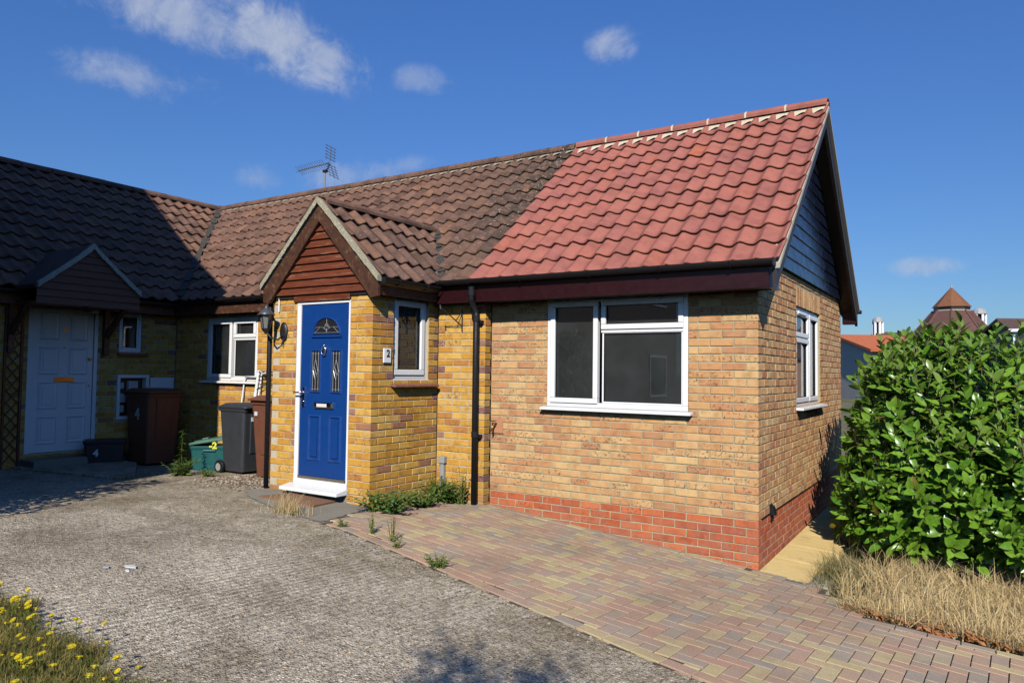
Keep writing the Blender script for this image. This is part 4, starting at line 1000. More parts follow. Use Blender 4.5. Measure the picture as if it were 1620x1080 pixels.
mb = MB(); mb.tube([(-3.24, OY-.01, 1.82), (-3.29, OY-.14, 1.92), (-3.34, OY-.27, 2.02), (-3.345, OY-.285, 2.045)], .007, 6); mb.tube([(-3.345, OY-.285, 2.045), (-3.335, OY-.29, 2.0), (-3.33, OY-.275, 1.99)], .006, 6); mb.build('strut', MAT['iron'], t)
mb = MB(); mb.tube([(-3.24, OY-.01, 1.99), (-3.27, OY-.09, 1.88)], .006, 6); mb.build('brace', MAT['iron'], t)
t = thing('house_number_plate', (PX, -1.0, 1.39), 'white plate with a black number 2 on the porch side', 'number plate')
fr = F_X(PX); mb = MB(); mb.box(-1.058, -.942, .003, .02, 1.39, 1.545, fr); mb.build('plate', MAT['upvc'], t, bevel=.006)
lettering('2', .105, mat_plane((PX+.0215, -.992, 1.487), (0, 1, 0), (0, 0, 1)), MAT['iron'], t, bold=.003)
t = thing('outside_tap', (-2.83, 0, .63), 'small brass outside tap on a brick-coloured backing plate by the downpipe', 'tap')
mb = MB(); mb.box(-2.905, -2.752, .003, .014, .632, .80, F_Y(0)); mb.build('backing_plate', plain('terracotta_plate', (.47, .22, .11), .8, .15, 30), t, bevel=.003)
mb = MB(); mb.tube([(-2.84, -.014, .725), (-2.84, -.07, .725), (-2.84, -.09, .71), (-2.84, -.095, .655)], .011, 8); mb.build('spout', MAT['brass'], t, smooth=True)
mb = MB(); mb.tube([(-2.84, -.055, .735), (-2.84, -.06, .765)], .008, 8); mb.box(-2.875, -2.805, -.066, -.052, .763, .775); mb.build('tap_handle', MAT['chrome'], t, bevel=.002)
t = thing('cable_conduit', (-3.47, OY, -.2), 'short grey plastic conduit with a box cap rising from the paving', 'conduit')
mb = MB(); mb.box(-3.495, -3.445, .0, .045, -.22, .27, F_Y(OY-.002)); mb.build('conduit_channel', MAT['grey_plastic'], t, bevel=.006)
mb = MB(); mb.box(-3.51, -3.43, .0, .06, .265, .345, F_Y(OY-.002)); mb.build('conduit_cap', MAT['grey_plastic'], t, bevel=.008)
def aerial():
    bx, by = -8.19, RY; t = thing('tv_aerial', (bx, by, 4.5), 'silver rooftop television aerial with wire grid reflector on a short mast', 'aerial')
    al = plain('aerial_aluminium', (.40, .40, .40), .4, .1, 30, metal=.8); dk = plain('aerial_dark_metal', (.09, .10, .14), .5, .1, 30, metal=.4)
    mb = MB(); mb.tube([(bx, by, 4.42), (bx, by, 4.88)], .016, 8); mb.build('mast', al, t)
    mb = MB(); mb.box(bx-.03, bx+.05, by-.03, by+.03, 4.86, 4.90); mb.build('clamp', MAT['iron'], t)
    d = Vector((-1, -.25, -.16)).normalized(); s_ = Vector((.25, -1, 0)).normalized(); up = s_.cross(d); up = up if up.z > 0 else -up; c = Vector((bx+.11, by, 5.02))
    mb = MB(); mb.tube([c, c+d*.66], .012, 6); mb.build('boom', al, t)
    mb = MB(); mb.tube([(bx+.02, by, 4.89), (bx+.09, by, 4.93), c-up*.02], .014, 6); mb.build('cradle', MAT['iron'], t)
    for k in range(13):
        p = c+d*(.10+.045*k); h = .12
        mb = MB()
        for q in (-1, 1): mb.tube([p+up*.0-s_*.005, p+(up*q*.5+s_).normalized()*h], .0035, 4); mb.tube([p, p+(up*q*.5-s_).normalized()*h], .0035, 4)
        mb.build('director', al, t)
    for q in (-1, 1):
        a_ = c+Vector((.02, 0, 0)); tip = (up*1.0*q - d*.18).normalized()
        mb = MB()
        for j in range(5):
            p = a_+tip*(.06+.055*j); mb.tube([p-s_*.17, p+s_*.17], .0045, 4)
        for sd2 in (-.12, 0, .12): mb.tube([a_+s_*sd2+tip*.03, a_+s_*sd2+tip*.30], .005 if sd2 else .009, 5)
        mb.build('reflector', dk, t)
aerial()

# ================================================================== the neighbouring wing (number 4)
wing = thing('adjoining_house', (-11, -1, -.1), 'shaded brick house with white panelled door number 4 under a small gabled canopy', 'house')
D4 = (-2.19, -1.30, .17, 2.13); S4 = (-1.0, -.665, 1.53, 2.10); MB4 = (-1.02, -.545, .56, 1.20)
fr = F_X(X4)
w = slab('court_wall', fr, -3.4, OY-.002, -.9, 2.30, [D4, S4, MB4], MAT['mortar_old'], wing)
B = Bricks(); B.run(-3.4, OY-.003, -2, 29, lambda k, u: 'old', 'L', None, [D4, S4, MB4]); B.build(fr, pi/2, w, (1, 0, 0))
mb = MB(); mb.box(-13.6, X4-.01, -3.5, -3.401, -.9, 2.3); mb.box(-13.6, -13.5, -3.4, 4.7, -.9, 2.3); mb.box(-13.6, -8.81, 4.7, 4.8, -.9, 2.3)
mb.prism([(-13.5, 2.3), (-8.75, 2.3), (RX4, 4.35)], -3.49, -3.41, lambda p, q, t: (p, t, q)); mb.build('outer_walls', MAT['old'], wing)
mb = MB(); mb.box(-13.49, -8.82, -3.39, 4.69, 2.27, 2.295); mb.box(-13.49, -8.82, -3.39, 4.69, -.3, .12); mb.box(-10.6, -10.5, -3.39, 4.69, .13, 2.26); mb.build('interior', MAT['interior'], wing)
S4L = math.atan((RZ-EZ)/(EX4-RX4)); c4, s4 = cos(S4L), sin(S4L)
r4 = deck('wing_roof', [(EX4-.02, -3.6, EZ+dz), (EX4-.02, EY, EZ+dz), (RX4, RY, RZ+dz), (RX4, -3.6, RZ+dz)], MAT['soffit'], wing)
deck('wing_roof_far', [(RX4, -3.6, RZ+dz), (RX4, 5, RZ+dz), (2*RX4-EX4, 5, EZ+dz), (2*RX4-EX4, -3.6, EZ+dz)], MAT['tile_plain'], wing)
M4 = roof_frame((EX4, 0, EZ-.03), (0, 1, 0), (-c4, 0, s4), (s4, 0, c4))
tiles(M4, -3.6, RY+.1, (EX4-RX4)/c4, 11, .205, 'tile_old', r4, clip=[((EX4, EY, 0), Vector((RY-EY, EX4-RX4, 0)).normalized())])
ridge_tiles((RX4, -3.6, RZ+.008), (RX4, RY-.1, RZ+.008), r4, MAT['tile_old'], 13)
mb = MB(); mb.box(EX4-.065, EX4-.043, -3.6, EY-.05, 2.09, 2.25); mb.build('fascia', MAT['wood_brown'], wing)
mb = MB(); mb.box(X4+.001, EX4-.065, -3.6, FY, 2.10, 2.12); mb.build('eaves_soffit', MAT['soffit'], wing)
gutter('wing_gutter', (EX4+.02, -3.6, 2.265), (EX4+.02, FY-.06, 2.262), parent=wing, brackets=(.4, .7, .9))
# door 4
a, b, zb, zt = D4
mb = MB(); mb.box(a, a+.05, -.07, -.004, zb, zt, fr); mb.box(b-.05, b, -.07, -.004, zb, zt, fr); mb.box(a+.05, b-.05, -.07, -.004, zt-.05, zt, fr); df = mb.build('door_frame', MAT['white_paint'], wing, bevel=.004)
mb = MB(); mb.box(a+.053, b-.053, -.06, -.025, zb+.004, zt-.053, fr); d4 = mb.build('door', MAT['white_paint'], wing, bevel=.003)
dw = b-a-.106
for i in range(4):
    for j in range(2):
        pa = a+.053+.085+j*(dw/2-.02); pb = pa+dw/2-.145; za = zb+.11+i*.46; zc = za+.37
        mb = MB(); rect_ring_fr = fr
        o_ = rect(pa, pb, za, zc); m_ = rect(pa+.014, pb-.014, za+.014, zc-.014); i_ = rect(pa+.035, pb-.035, za+.035, zc-.035)
        for k in range(4):
            l = (k+1) % 4
            mb.quad([fr(o_[k][0], -.0245, o_[k][1]), fr(o_[l][0], -.0245, o_[l][1]), fr(m_[l][0], -.014, m_[l][1]), fr(m_[k][0], -.014, m_[k][1])]); mb.quad([fr(m_[k][0], -.014, m_[k][1]), fr(m_[l][0], -.014, m_[l][1]), fr(i_[l][0], -.0242, i_[l][1]), fr(i_[k][0], -.0242, i_[k][1])])
        mb.box(pa+.06, pb-.06, -.025, -.017, za+.06, zc-.06, fr); mb.build('door_panel', MAT['white_paint'], d4, bevel=.003)
lettering('4', .10, mat_plane((X4-.0225, -1.735, 1.80), (0, 1, 0), (0, 0, 1)), MAT['brass'], d4, bold=.003)
mb = MB(); mb.box(-1.85, -1.60, -.025, -.008, 1.10, 1.165, fr); mb.build('letter_plate', MAT['brass'], d4, bevel=.004)
mb = MB(); mb.lathe([(.022, 0), (.022, .02), (.012, .03)], fr(-1.40, -.025, 1.41), 12, (1, 0, 0)); mb.lathe([(.010, 0), (.010, .02)], fr(-1.40, -.025, 1.05), 10, (1, 0, 0)); mb.lathe([(.010, 0), (.010, .015)], fr(-1.735, -.025, 1.56), 10, (1, 0, 0)); mb.build('door_furniture', MAT['brass'], d4)
mb = MB(); mb.box(-1.262, -1.225, .002, .025, 1.44, 1.52, fr); mb.build('doorbell', MAT['iron'], wing, bevel=.004)
# small window, meter cupboard
a, b, zb, zt = S4
sw = window(wing, fr, a, b, zb, zt, [(a+.045, b-.045, zb+.045, zt-.045, False)], d=-.03, sill=False, fw=.045)
mb = MB(); mb.box(a-.03, b+.08, -.06, .05, zb-.05, zb-.012, fr); mb.build('sill_tile', MAT['sill_tile'], sw, bevel=.004)
a, b, zb, zt = MB4
mt = MB(); bars(mt, fr, a, b, zb, zt, .045, -.10, .02); mt = mt.build('meter_cupboard', MAT['white_paint'], wing, bevel=.004)
mb = MB(); mb.box(a+.045, b-.045, -.095, -.085, zb+.045, zt-.045, fr); mb.build('backboard', MAT['wood_brown'], mt)
mb = MB(); mb.box(a+.19, a+.33, -.085, -.02, zt-.24, zt-.09, fr); mb.box(a+.065, a+.13, -.085, -.04, zt-.20, zt-.11, fr); mb.box(a+.065, a+.18, -.085, -.04, zt-.33, zt-.27, fr); mb.box(a+.07, a+.14, -.085, -.035, zb+.10, zb+.2, fr); mb.box(a+.07, a+.16, -.085, -.035, zb+.24, zb+.33, fr); mb.build('meter', plain('meter_casing', (.55, .56, .55), .5, .1, 20), mt, bevel=.006)
mb = MB(); mb.box(b+.015, b+.385, .012, .035, zb+.02, zt-.04, fr); mdo = mb.build('cupboard_door', MAT['white_paint'], mt, bevel=.006)
mb = MB(); mb.box(b+.045, b+.355, .036, .042, zb+.06, zt-.08, fr); mb.build('door_lining', MAT['white_paint'], mdo, bevel=.006)
# canopy
can = thing('door_canopy', (-8.3, -1.81, 2.08), 'brown boarded gabled canopy with pale lichened edges over the white door', 'canopy')
cy, cz, chw, cxf = -1.815, 2.86, .645, -7.93
def cprof(s): return cz-.56*(s/chw)**.93 if s < chw else cz-.56
for s_ in (1, -1):
    mb = MB(); n = 10
    for i in range(n):
        p, q = chw*i/n, chw*(i+1)/n; j1, j2 = rnd.uniform(-.008, .008), rnd.uniform(-.008, .008)
        mb.prism([(p, cprof(p)-.035+j1), (q, cprof(q)-.035+j2), (q, cprof(q)+.035), (p, cprof(p)+.035)], cxf-.02, cxf+.04, lambda a_, b_, t, s_=s_: (t, cy+s_*a_, b_))
    mb.build('canopy_verge', MAT['verge4'], can)
    mb = MB(); A = [(cxf, cy, cz+.02), (cxf, cy+s_*(chw+.02), cprof(chw)+.01), (-8.69, cy+s_*(chw+.02), cprof(chw)+.01), (-9.1, cy, cz+.02)]; Bq = [(x, y, z-.05) for x, y, z in A]
    mb.quad(A); mb.quad(Bq[::-1])
    for i in range(4): mb.quad([A[i], Bq[i], Bq[(i+1) % 4], A[(i+1) % 4]])
    mb.build('canopy_roof', MAT['tile_plain'], can)
mb = MB(); mb.prism([(cy-chw+.01, 2.085), (cy+chw-.01, 2.085), (cy+chw-.01, cprof(chw)-.03), (cy, cz-.03), (cy-chw+.01, cprof(chw)-.03)], cxf-.03, cxf-.012, lambda p, q, t: (t, p, q)); mb.build('canopy_backing', MAT['wood_dark'], can)
for k in range(8):
    za, zc = 2.08+k*.092, 2.08+(k+1)*.092-.006; h0 = chw if za < cprof(chw)-.03 else max(.03, chw*((cz-.04-za)/.56)); h1 = chw if zc < cprof(chw)-.03 else max(.02, chw*((cz-.04-zc)/.56)); h0, h1 = min(h0, chw), min(h1, chw)
    if za > cz-.08: continue
    A = [(cxf+.012, cy-h0, za), (cxf+.012, cy+h0, za), (cxf-.004, cy+h1, zc), (cxf-.004, cy-h1, zc)]; Bq = [(x-.012, y, z) for x, y, z in A]; mb = MB(); mb.quad(A); mb.quad(Bq[::-1])
    for i in range(4): mb.quad([A[i], Bq[i], Bq[(i+1) % 4], A[(i+1) % 4]])
    mb.build('canopy_board', MAT['wood_dark'], can)
mb = MB(); mb.box(X4+.002, cxf-.03, cy-chw+.02, cy+chw-.02, 2.10, 2.12); mb.build('canopy_soffit', MAT['wood_dark'], can)
for s_ in (1, -1):
    yb = cy+s_*.60; mb = MB(); mb.box(X4+.003, X4+.07, yb-.035, yb+.035, 1.48, 2.10); mb.prism([(X4+.07, 1.70), (X4+.07, 1.80), (X4+.42, 2.10), (X4+.50, 2.10)], yb-.03, yb+.03, lambda p, q, t: (p, t, q)); mb.build('canopy_bracket', MAT['wood_brown'], can, bevel=.004)
t = thing('canopy_lamp', (-8.25, -1.62, 2.05), 'small cream bulkhead lamp under the door canopy', 'lamp')
mb = MB(); mb.box(-8.31, -8.17, -1.72, -1.56, 2.075, 2.101); mb.build('lamp_base', MAT['iron'], t)
mb = MB(); mb.lathe([(.05, 0), (.055, .015), (.045, .05)], (-8.24, -1.60, 2.024), 14); mb.build('lamp_cover', plain('cream_lamp_cover', (.55, .48, .34), .4, .05, 9), t, smooth=True)
# trellis beside the door
tr = thing('trellis', (X4, -2.36, 0), 'narrow dark wooden trellis panel on the wall beside the white door', 'trellis')
mb = MB()
for yy in (-2.46, -2.27): 
    mb = MB(); mb.box(yy-.014, yy+.014, .004, .03, -.02, 2.06, fr); mb.build('trellis_post', MAT['wood_brown'], tr)
for k in range(13):
    for s_ in (1, -1):
        z0_ = .05+k*.15; A = (-2.45, z0_) if s_ > 0 else (-2.28, z0_); Bq = (-2.28, z0_+.21) if s_ > 0 else (-2.45, z0_+.21); d0 = .006 if s_ > 0 else .015
        mb = MB(); mb.prism([(A[0], A[1]), (A[0], A[1]+.025), (Bq[0], Bq[1]+.025), (Bq[0], Bq[1])], d0, d0+.008, lambda p, q, t: fr(p, t, q)); mb.build('trellis_slat', MAT['wood_brown'], tr)
# step and raised path by door 4, gravel strip, door apron
mb = MB(); mb.prism([(X4, -2.35), (-6.75, -2.02), (-6.9, -1.75), (-7.9, -1.15), (X4, -1.1)], -.4, .03, lambda p, q, t: (p, q, t)); o = mb.build('doorstep_path', MAT['drive'], bevel=.015); o['kind'] = 'structure'
mb = MB(); mb.box(X4+.002, X4+.38, -2.24, -1.2, .0, .115); o = mb.build('doorstep', MAT['apron'], bevel=.012); o['kind'] = 'structure'
APR = [(-5.12, -1.23), (-3.55, -1.23), (-3.32, -2.10), (-3.9, -2.06), (-4.75, -1.78), (-5.2, -1.5)]
sheet('door_apron', lin(-5.3, -3.3, 60), lin(-2.15, -1.2, 38), .008, MAT['apron'], lambda x, y: in_poly(x, y, APR))
mb = MB(); rr = []
for k in range(1500):
    x, y = rnd.uniform(-6.35, -5.1), rnd.gauss(-.95, .33)
    if y > -.16 or y < -1.75 or (y < -1.35 and rnd.random() < .7): continue
    s_ = rnd.uniform(.008, .022); c = Vector((x, y, g(x, y)+s_*.35)); n0 = len(mb.v)
    P = [c+Vector((cos(q)*s_*rnd.uniform(.7, 1.2), sin(q)*s_*rnd.uniform(.7, 1.2), 0)) for q in (0, 1.26, 2.5, 3.77, 5.03)]; top = c+Vector((0, 0, s_*.6)); bot = c-Vector((0, 0, s_*.6))
    mb.v += [tuple(p) for p in P]+[tuple(top), tuple(bot)]
    for i in range(5): mb.f += [(n0+i, n0+(i+1) % 5, n0+5), (n0+(i+1) % 5, n0+i, n0+6)]; mb.mi += [0, 0]; 
    rr += [rnd.random()]*10
m, t_, p_ = newmat('pea_gravel'); t_.set(p_.inputs['Base Color'], t_.ramp(rand_src(t_, True), [(0, (.12, .085, .055)), (.3, (.30, .23, .16)), (.6, (.20, .14, .095)), (.8, (.42, .36, .28)), (1, (.5, .47, .4))], 'CONSTANT')); p_.inputs['Roughness'].default_value = .85
o = mb.build('gravel', m, fix=False); a_ = o.data.attributes.new('rnd', 'FLOAT', 'FACE'); a_.data.foreach_set('value', rr); o['kind'] = 'stuff'; o['label'] = 'loose pea gravel between the bins and the porch'; o['category'] = 'gravel'

mb = MB(); rr = []; sr = random.Random(77)
while len(rr) < 900*10:
    k_ = sr.random()
    if k_ < .45: x = sr.uniform(-3.2, 1.2); y = edge_y(x)-abs(sr.gauss(0, .12))
    elif k_ < .6: x, y = sr.uniform(-7.6, -5.2), sr.gauss(-1.5, .25)
    else: x, y = sr.uniform(-6, 0), sr.uniform(-5, -2)
    s_ = sr.uniform(.004, .011); c = Vector((x, y, g(x, y)+s_*.3)); n0 = len(mb.v)
    P = [c+Vector((cos(q)*s_*sr.uniform(.7, 1.3), sin(q)*s_*sr.uniform(.7, 1.3), 0)) for q in (0, 1.26, 2.5, 3.77, 5.03)]
    mb.v += [tuple(p) for p in P]+[tuple(c+Vector((0, 0, s_*.6))), tuple(c-Vector((0, 0, s_*.6)))]
    for i in range(5): mb.f += [(n0+i, n0+(i+1) % 5, n0+5), (n0+(i+1) % 5, n0+i, n0+6)]; mb.mi += [0, 0]
    rr += [sr.random()]*10
o = mb.build('loose_stones', m, fix=False); a_ = o.data.attributes.new('rnd', 'FLOAT', 'FACE'); a_.data.foreach_set('value', rr); o['kind'] = 'stuff'; o['label'] = 'tiny loose stones scattered over the concrete drive'; o['category'] = 'stones'

# ================================================================== bins and boxes
def rot_frame(x, y, z, a):
    ca, sa = cos(a), sin(a); return lambda u, v, h: (x+u*ca-v*sa, y+u*sa+v*ca, z+h)
def tapered(mb, f, w0, d0, w1, d1, z0, z1, r=.04, mi=0, v0=0, v1=0):
    def ringp(w, d, z, vc):
        P = []
        for (sx_, sy_, q0) in ((1, -1, -pi/2), (1, 1, 0), (-1, 1, pi/2), (-1, -1, pi)):
            for i in range(4):
                q = q0+pi/2*i/3; P.append(f(sx_*(w/2-r)+r*cos(q), vc+sy_*(d/2-r)+r*sin(q), z))
        return P
    A = ringp(w0, d0, z0, v0); Bq = ringp(w1, d1, z1, v1); n = len(A); i0 = len(mb.v); mb.v += A+Bq
    for k in range(n): mb.f.append((i0+k, i0+(k+1) % n, i0+n+(k+1) % n, i0+n+k)); mb.mi.append(mi)
    mb.f.append(tuple(i0+k for k in reversed(range(n)))); mb.f.append(tuple(i0+n+k for k in range(n))); mb.mi += [mi, mi]
def wheelie_bin(x, y, a, w_, d_, h_, mat, label, group=None, lid_tilt=0., number=None, lid_mat=None, num_face='front', z=None, wheels=True, num_h=.62, num_u=0, nsize=.2, nmat=None):
    """front faces local -v"""
    z = g(x, y) if z is None else z; f = rot_frame(x, y, z, a); t = thing('wheelie_bin', (x, y, z), label, 'bin', group); lm = lid_mat or mat
    mb = MB(); tapered(mb, f, w_*.80, d_*.72, w_*.97, d_*.93, .035, h_*.915, .04, v0=-.0, v1=.0); body = mb.build('body', mat, t, smooth=False, bevel=.006)
    mb = MB(); tapered(mb, f, w_*1.0, d_*.97, w_*1.03, d_*1.0, h_*.885, h_*.93, .045); mb.build('rim', mat, body, bevel=.006)
    mb = MB(); tapered(mb, f, w_*.42, d_*.05, w_*.5, d_*.06, h_*.30, h_*.86, .01, v0=-d_*.385, v1=-d_*.452); mb.build('front_rib', mat, body)
    L = lambda u, v, hh: f(u, v, h_*.935+hh+lid_tilt*(d_*.5-v))
    mb = MB(); tapered(mb, L, w_*1.06, d_*1.08, w_*1.06, d_*1.08, 0, .022, .05, v0=-.01, v1=-.01); tapered(mb, L, w_*1.02, d_*1.02, w_*.80, d_*.78, .022, .062, .05, v0=-.01, v1=-.01); lid = mb.build('lid', lm, t, bevel=.008)
    mb = MB(); mb.tube([f(-w_*.42, d_*.56, h_*.93), f(w_*.42, d_*.56, h_*.93)], .014, 8); mb.box(-w_*.45, -w_*.38, d_*.44, d_*.58, h_*.90, h_*.945, f); mb.box(w_*.38, w_*.45, d_*.44, d_*.58, h_*.90, h_*.945, f); mb.build('handle', lm, t)
    if wheels:
        for s_ in (1, -1):
            c = f(s_*(w_*.47), d_*.40, .085); ax = Vector(f(1, 0, 0))-Vector(f(0, 0, 0)); mb = MB(); mb.lathe([(.05, -.024), (.085, -.022), (.092, -.012), (.092, .012), (.085, .022), (.05, .024)], c, 18, ax); wh = mb.build('wheel', MAT['gutter'], t, smooth=False)
            mb = MB(); mb.lathe([(.052, -.027), (.046, -.02), (.02, -.026), (.02, .026), (.046, .02), (.052, .027)], c, 14, ax); mb.build('wheel_hub', MAT['grey_plastic'], wh)
        mb = MB(); mb.tube([f(-w_*.5, d_*.40, .085), f(w_*.5, d_*.40, .085)], .012, 8); mb.build('axle', MAT['chrome'], t)
    if number:
        if num_face == 'front':
            dep = d_*(.36+.105*num_h/.93)+.006; p = f(num_u, -dep, h_*num_h); lettering(number, nsize, mat_plane(p, Vector(f(1, 0, 0))-Vector(f(0, 0, 0)), Vector(f(0, -.06, 1))-Vector(f(0, 0, 0))), nmat, body, bold=.008)
        elif num_face == 'left':     # local -u side
            dep = w_*(.40+.085*num_h/.9)+.004; p = f(-dep, num_u, h_*num_h); lettering(number, nsize, mat_plane(p, Vector(f(0, -1, 0))-Vector(f(0, 0, 0)), Vector(f(-.05, 0, 1))-Vector(f(0, 0, 0))), nmat, body, bold=.008)
    return t, f, body
MAT['bin_brown'] = plain('brown_bin_plastic', (.155, .058, .032), .55, .15, 9, bmp=.25, bscale=300)
MAT['bin_black'] = plain('charcoal_bin_plastic', (.035, .037, .042), .5, .12, 9, bmp=.3, bscale=300)
MAT['yellow_num'] = plain('yellow_sticker', (.62, .62, .06), .5, .05, 9); MAT['white_num'] = plain('white_sticker', (.6, .62, .64), .5, .05, 9)
t, f, body = wheelie_bin(-6.63, -.40, pi/2, .48, .55, .93, MAT['bin_black'], 'charcoal wheelie bin with a yellow number 2 on its front', 'wheelie bins against the walls', number='2', num_h=.62, num_u=.10, nsize=.24, nmat=MAT['yellow_num'])
mb = MB(); mb.box(-.12, .10, -.268, -.262, .70, .755, f); mb.build('bin_label', MAT['white_num'], body)
t, f, body = wheelie_bin(-5.82, -.45, 0, .58, .62, 1.06, MAT['bin_brown'], 'brown wheelie bin with a small white sticker beside the porch', 'wheelie bins against the walls', wheels=True)
mb = MB(); mb.box(-.20, -.145, -.295, -.288, .80, .852, f); mb.build('bin_sticker', MAT['white_num'], body)
wheelie_bin(-8.29, -.70, pi/2, .54, .62, 1.09, MAT['bin_brown'], 'brown wheelie bin in the shade with a pale 4 on its side', 'wheelie bins against the walls', number='4', num_face='left', num_h=.66, num_u=-.02, nsize=.22, nmat=MAT['white_num'])
def recycling_box(x, y, a, w_, d_, h_, mat, label, lid=None, num=None, nmat=None):
    z = g(x, y); f = rot_frame(x, y, z, a); t = thing('recycling_box', (x, y, z), label, 'box', 'kerbside recycling boxes')
    mb = MB(); tapered(mb, f, w_*.86, d_*.84, w_*.97, d_*.97, .004, h_*.9, .03); body = mb.build('body', mat, t, bevel=.005)
    mb = MB(); tapered(mb, f, w_, d_, w_*1.04, d_*1.05, h_*.86, h_, .04); mb.build('rim', mat, body, bevel=.006)
    for s_ in (1, -1):
        mb = MB(); mb.box(-.09, .09, -d_*.545, -d_*.50, h_*.80, h_*.86, f); 
    mb = MB(); mb.box(-.085, .085, -d_*.53, -d_*.47, h_*.79, h_*.86, f); mb.build('hand_grip', mat, body, bevel=.006)
    if lid:
        L = lambda u, v, hh: f(u, v, h_+.012+hh+(u+w_*.5)*lid[0]); mb = MB(); tapered(mb, L, w_*1.08, d_*1.08, w_*1.08, d_*1.08, 0, .03, .05); tapered(mb, L, w_*.9, d_*.9, w_*.84, d_*.84, .03, .042, .05); l = mb.build('lid', lid[1], t, bevel=.006)
        for k in range(2):
            mb = MB(); mb.box(-.14+k*.22, -.06+k*.22, -d_*.15, d_*.05, .041, .062, L); mb.build('lid_catch', lid[1], l, bevel=.006)
    if num: lettering(num, .12, mat_plane(f(num_pos[0], -d_*.53, h_*num_pos[1]), Vector(f(1, 0, 0))-Vector(f(0, 0, 0)), (0, 0, 1)), nmat, body, bold=.006)
    return t
num_pos = (.05, 1.02)
recycling_box(-7.16, -.50, radians(38), .52, .40, .34, plain('teal_box_plastic', (.008, .085, .085), .45, .1, 9), 'teal recycling box with a tilted green lid and yellow mark by the bin', (.16, plain('faded_green_lid', (.055, .15, .10), .5, .1, 9)), '-2', MAT['yellow_num'])
num_pos = (-.1, .55)
recycling_box(-8.36, -1.33, radians(58), .5, .38, .36, plain('dark_blue_box_plastic', (.012, .016, .026), .5, .1, 9), 'dark recycling box marked 4 beneath the open meter cupboard', None, '4', MAT['white_num'])
# folded metal airer leaning behind the brown bin
t = thing('folded_airer', (-6.680, -.22, 0), 'folded white and black metal clothes airer leaning on the wall behind the bins', 'airer')
al = plain('white_coated_tube', (.62, .62, .60), .35, .1, 20); 
mb = MB()
for dx in (0, .30): mb.tube([(-7.100+dx, -.24, -.08), (-7.000+dx, -.15, 1.20)], .011, 7)
mb.tube([(-7.000, -.15, 1.20), (-6.700, -.15, 1.20)], .011, 7); mb.build('outer_frame', al, t, smooth=True)
mb = MB(); mb.tube([(-6.780, -.26, .1), (-6.680, -.17, 1.29)], .022, 8); mb.tube([(-6.740, -.24, .1), (-6.630, -.16, 1.26)], .013, 8); mb.tube([(-6.680, -.17, 1.29), (-6.560, -.19, 1.24), (-6.500, -.2, 1.26)], .011, 7); mb.build('inner_frame', al, t, smooth=True)
for k in range(4):
    mb = MB(); mb.tube([(-6.700, -.185, 1.10+.055*k), (-6.200, -.16, 1.085+.062*k)], .006, 6); mb.build('rail', MAT['iron'], t)
mb = MB(); mb.tube([(-6.680, -.2, 1.03), (-6.230, -.17, 1.22)], .006, 6); mb.build('stay', MAT['iron'], t)

# doormat, litter
def quad_on_ground(pts, h): return [(x, y, g(x, y)+h) for x, y in pts]
mm, tt, pp = newmat('coir_matting'); P = pos(tt); n_ = tt.noise(P, 160, 4, .7); c_ = tt.mix(n_, (.13, .06, .03), (.40, .21, .11)); tt.set(pp.inputs['Base Color'], c_); pp.inputs['Roughness'].default_value = 1; bump(tt, pp, n_, 1, .01)
mb = MB(); A = [(-4.66, -1.72), (-4.62, -1.33), (-3.98, -1.30), (-3.90, -1.68)]; lo = quad_on_ground(A, .004); hi = quad_on_ground(A, .026); mb.quad(hi); mb.quad(lo[::-1])
for i in range(4): mb.quad([lo[i], lo[(i+1) % 4], hi[(i+1) % 4], hi[i]])
tag(mb.build('doormat', mm, bevel=.006), 'brown coir doormat on the concrete below the blue door', 'doormat')
for k, (x, y, s_, cl) in enumerate([(-2.98, -4.05, .055, (.6, .6, .58)), (-2.90, -4.12, .022, (.66, .66, .66)), (-3.07, -4.16, .035, (.38, .36, .42))]):
    mb = MB(); n0 = 7; pts = [(x+cos(2*pi*i/n0)*s_*rnd.uniform(.6, 1.1), y+sin(2*pi*i/n0)*s_*.55*rnd.uniform(.6, 1.1)) for i in range(n0)]; hi = quad_on_ground(pts, .012); lo = quad_on_ground(pts, .004); mb.quad(hi); mb.quad(lo[::-1])
    for i in range(n0): mb.quad([lo[i], lo[(i+1) % n0], hi[(i+1) % n0], hi[i]])
    tag(mb.build('litter_scrap', plain('litter_%d' % k, cl, .7, .2, 60)), ['largest pale flat scrap of litter on the concrete drive', 'tiny white scrap of litter beside the largest one on the drive', 'greyish lilac scrap of litter on the concrete drive'][k], 'litter', 'scraps of litter on the drive')

# ================================================================== planting
def leaf_mat(name, a, b, rough=.35, spec=.5, trans=.25, attr=False, dead=None):
    m, t, p = newmat(name); P = pos(t); r = rand_src(t, attr)
    c = t.mix(r, a, b); c = t.mix(1.0, c, t.ramp(t.noise(P, 30, 3), [(.3, (.8,)*3), (.7, (1.2,)*3)]), 'MULTIPLY')
    if dead: c = t.mix(t.math('GREATER_THAN', r, .988), c, dead)
    t.set(p.inputs['Base Color'], c); p.inputs['Roughness'].default_value = rough; p.inputs['Specular IOR Level'].default_value = spec
    if trans:
        tr = t.node('ShaderNodeBsdfTranslucent'); t.set(tr.inputs[0], t.mix(.5, c, (.18, .30, .02))); mx = t.node('ShaderNodeMixShader'); mx.inputs[0].default_value = trans
        out = t.n['Material Output']; t.l.new(p.outputs[0], mx.inputs[1]); t.l.new(tr.outputs[0], mx.inputs[2]); t.l.new(mx.outputs[0], out.inputs[0])
    return m
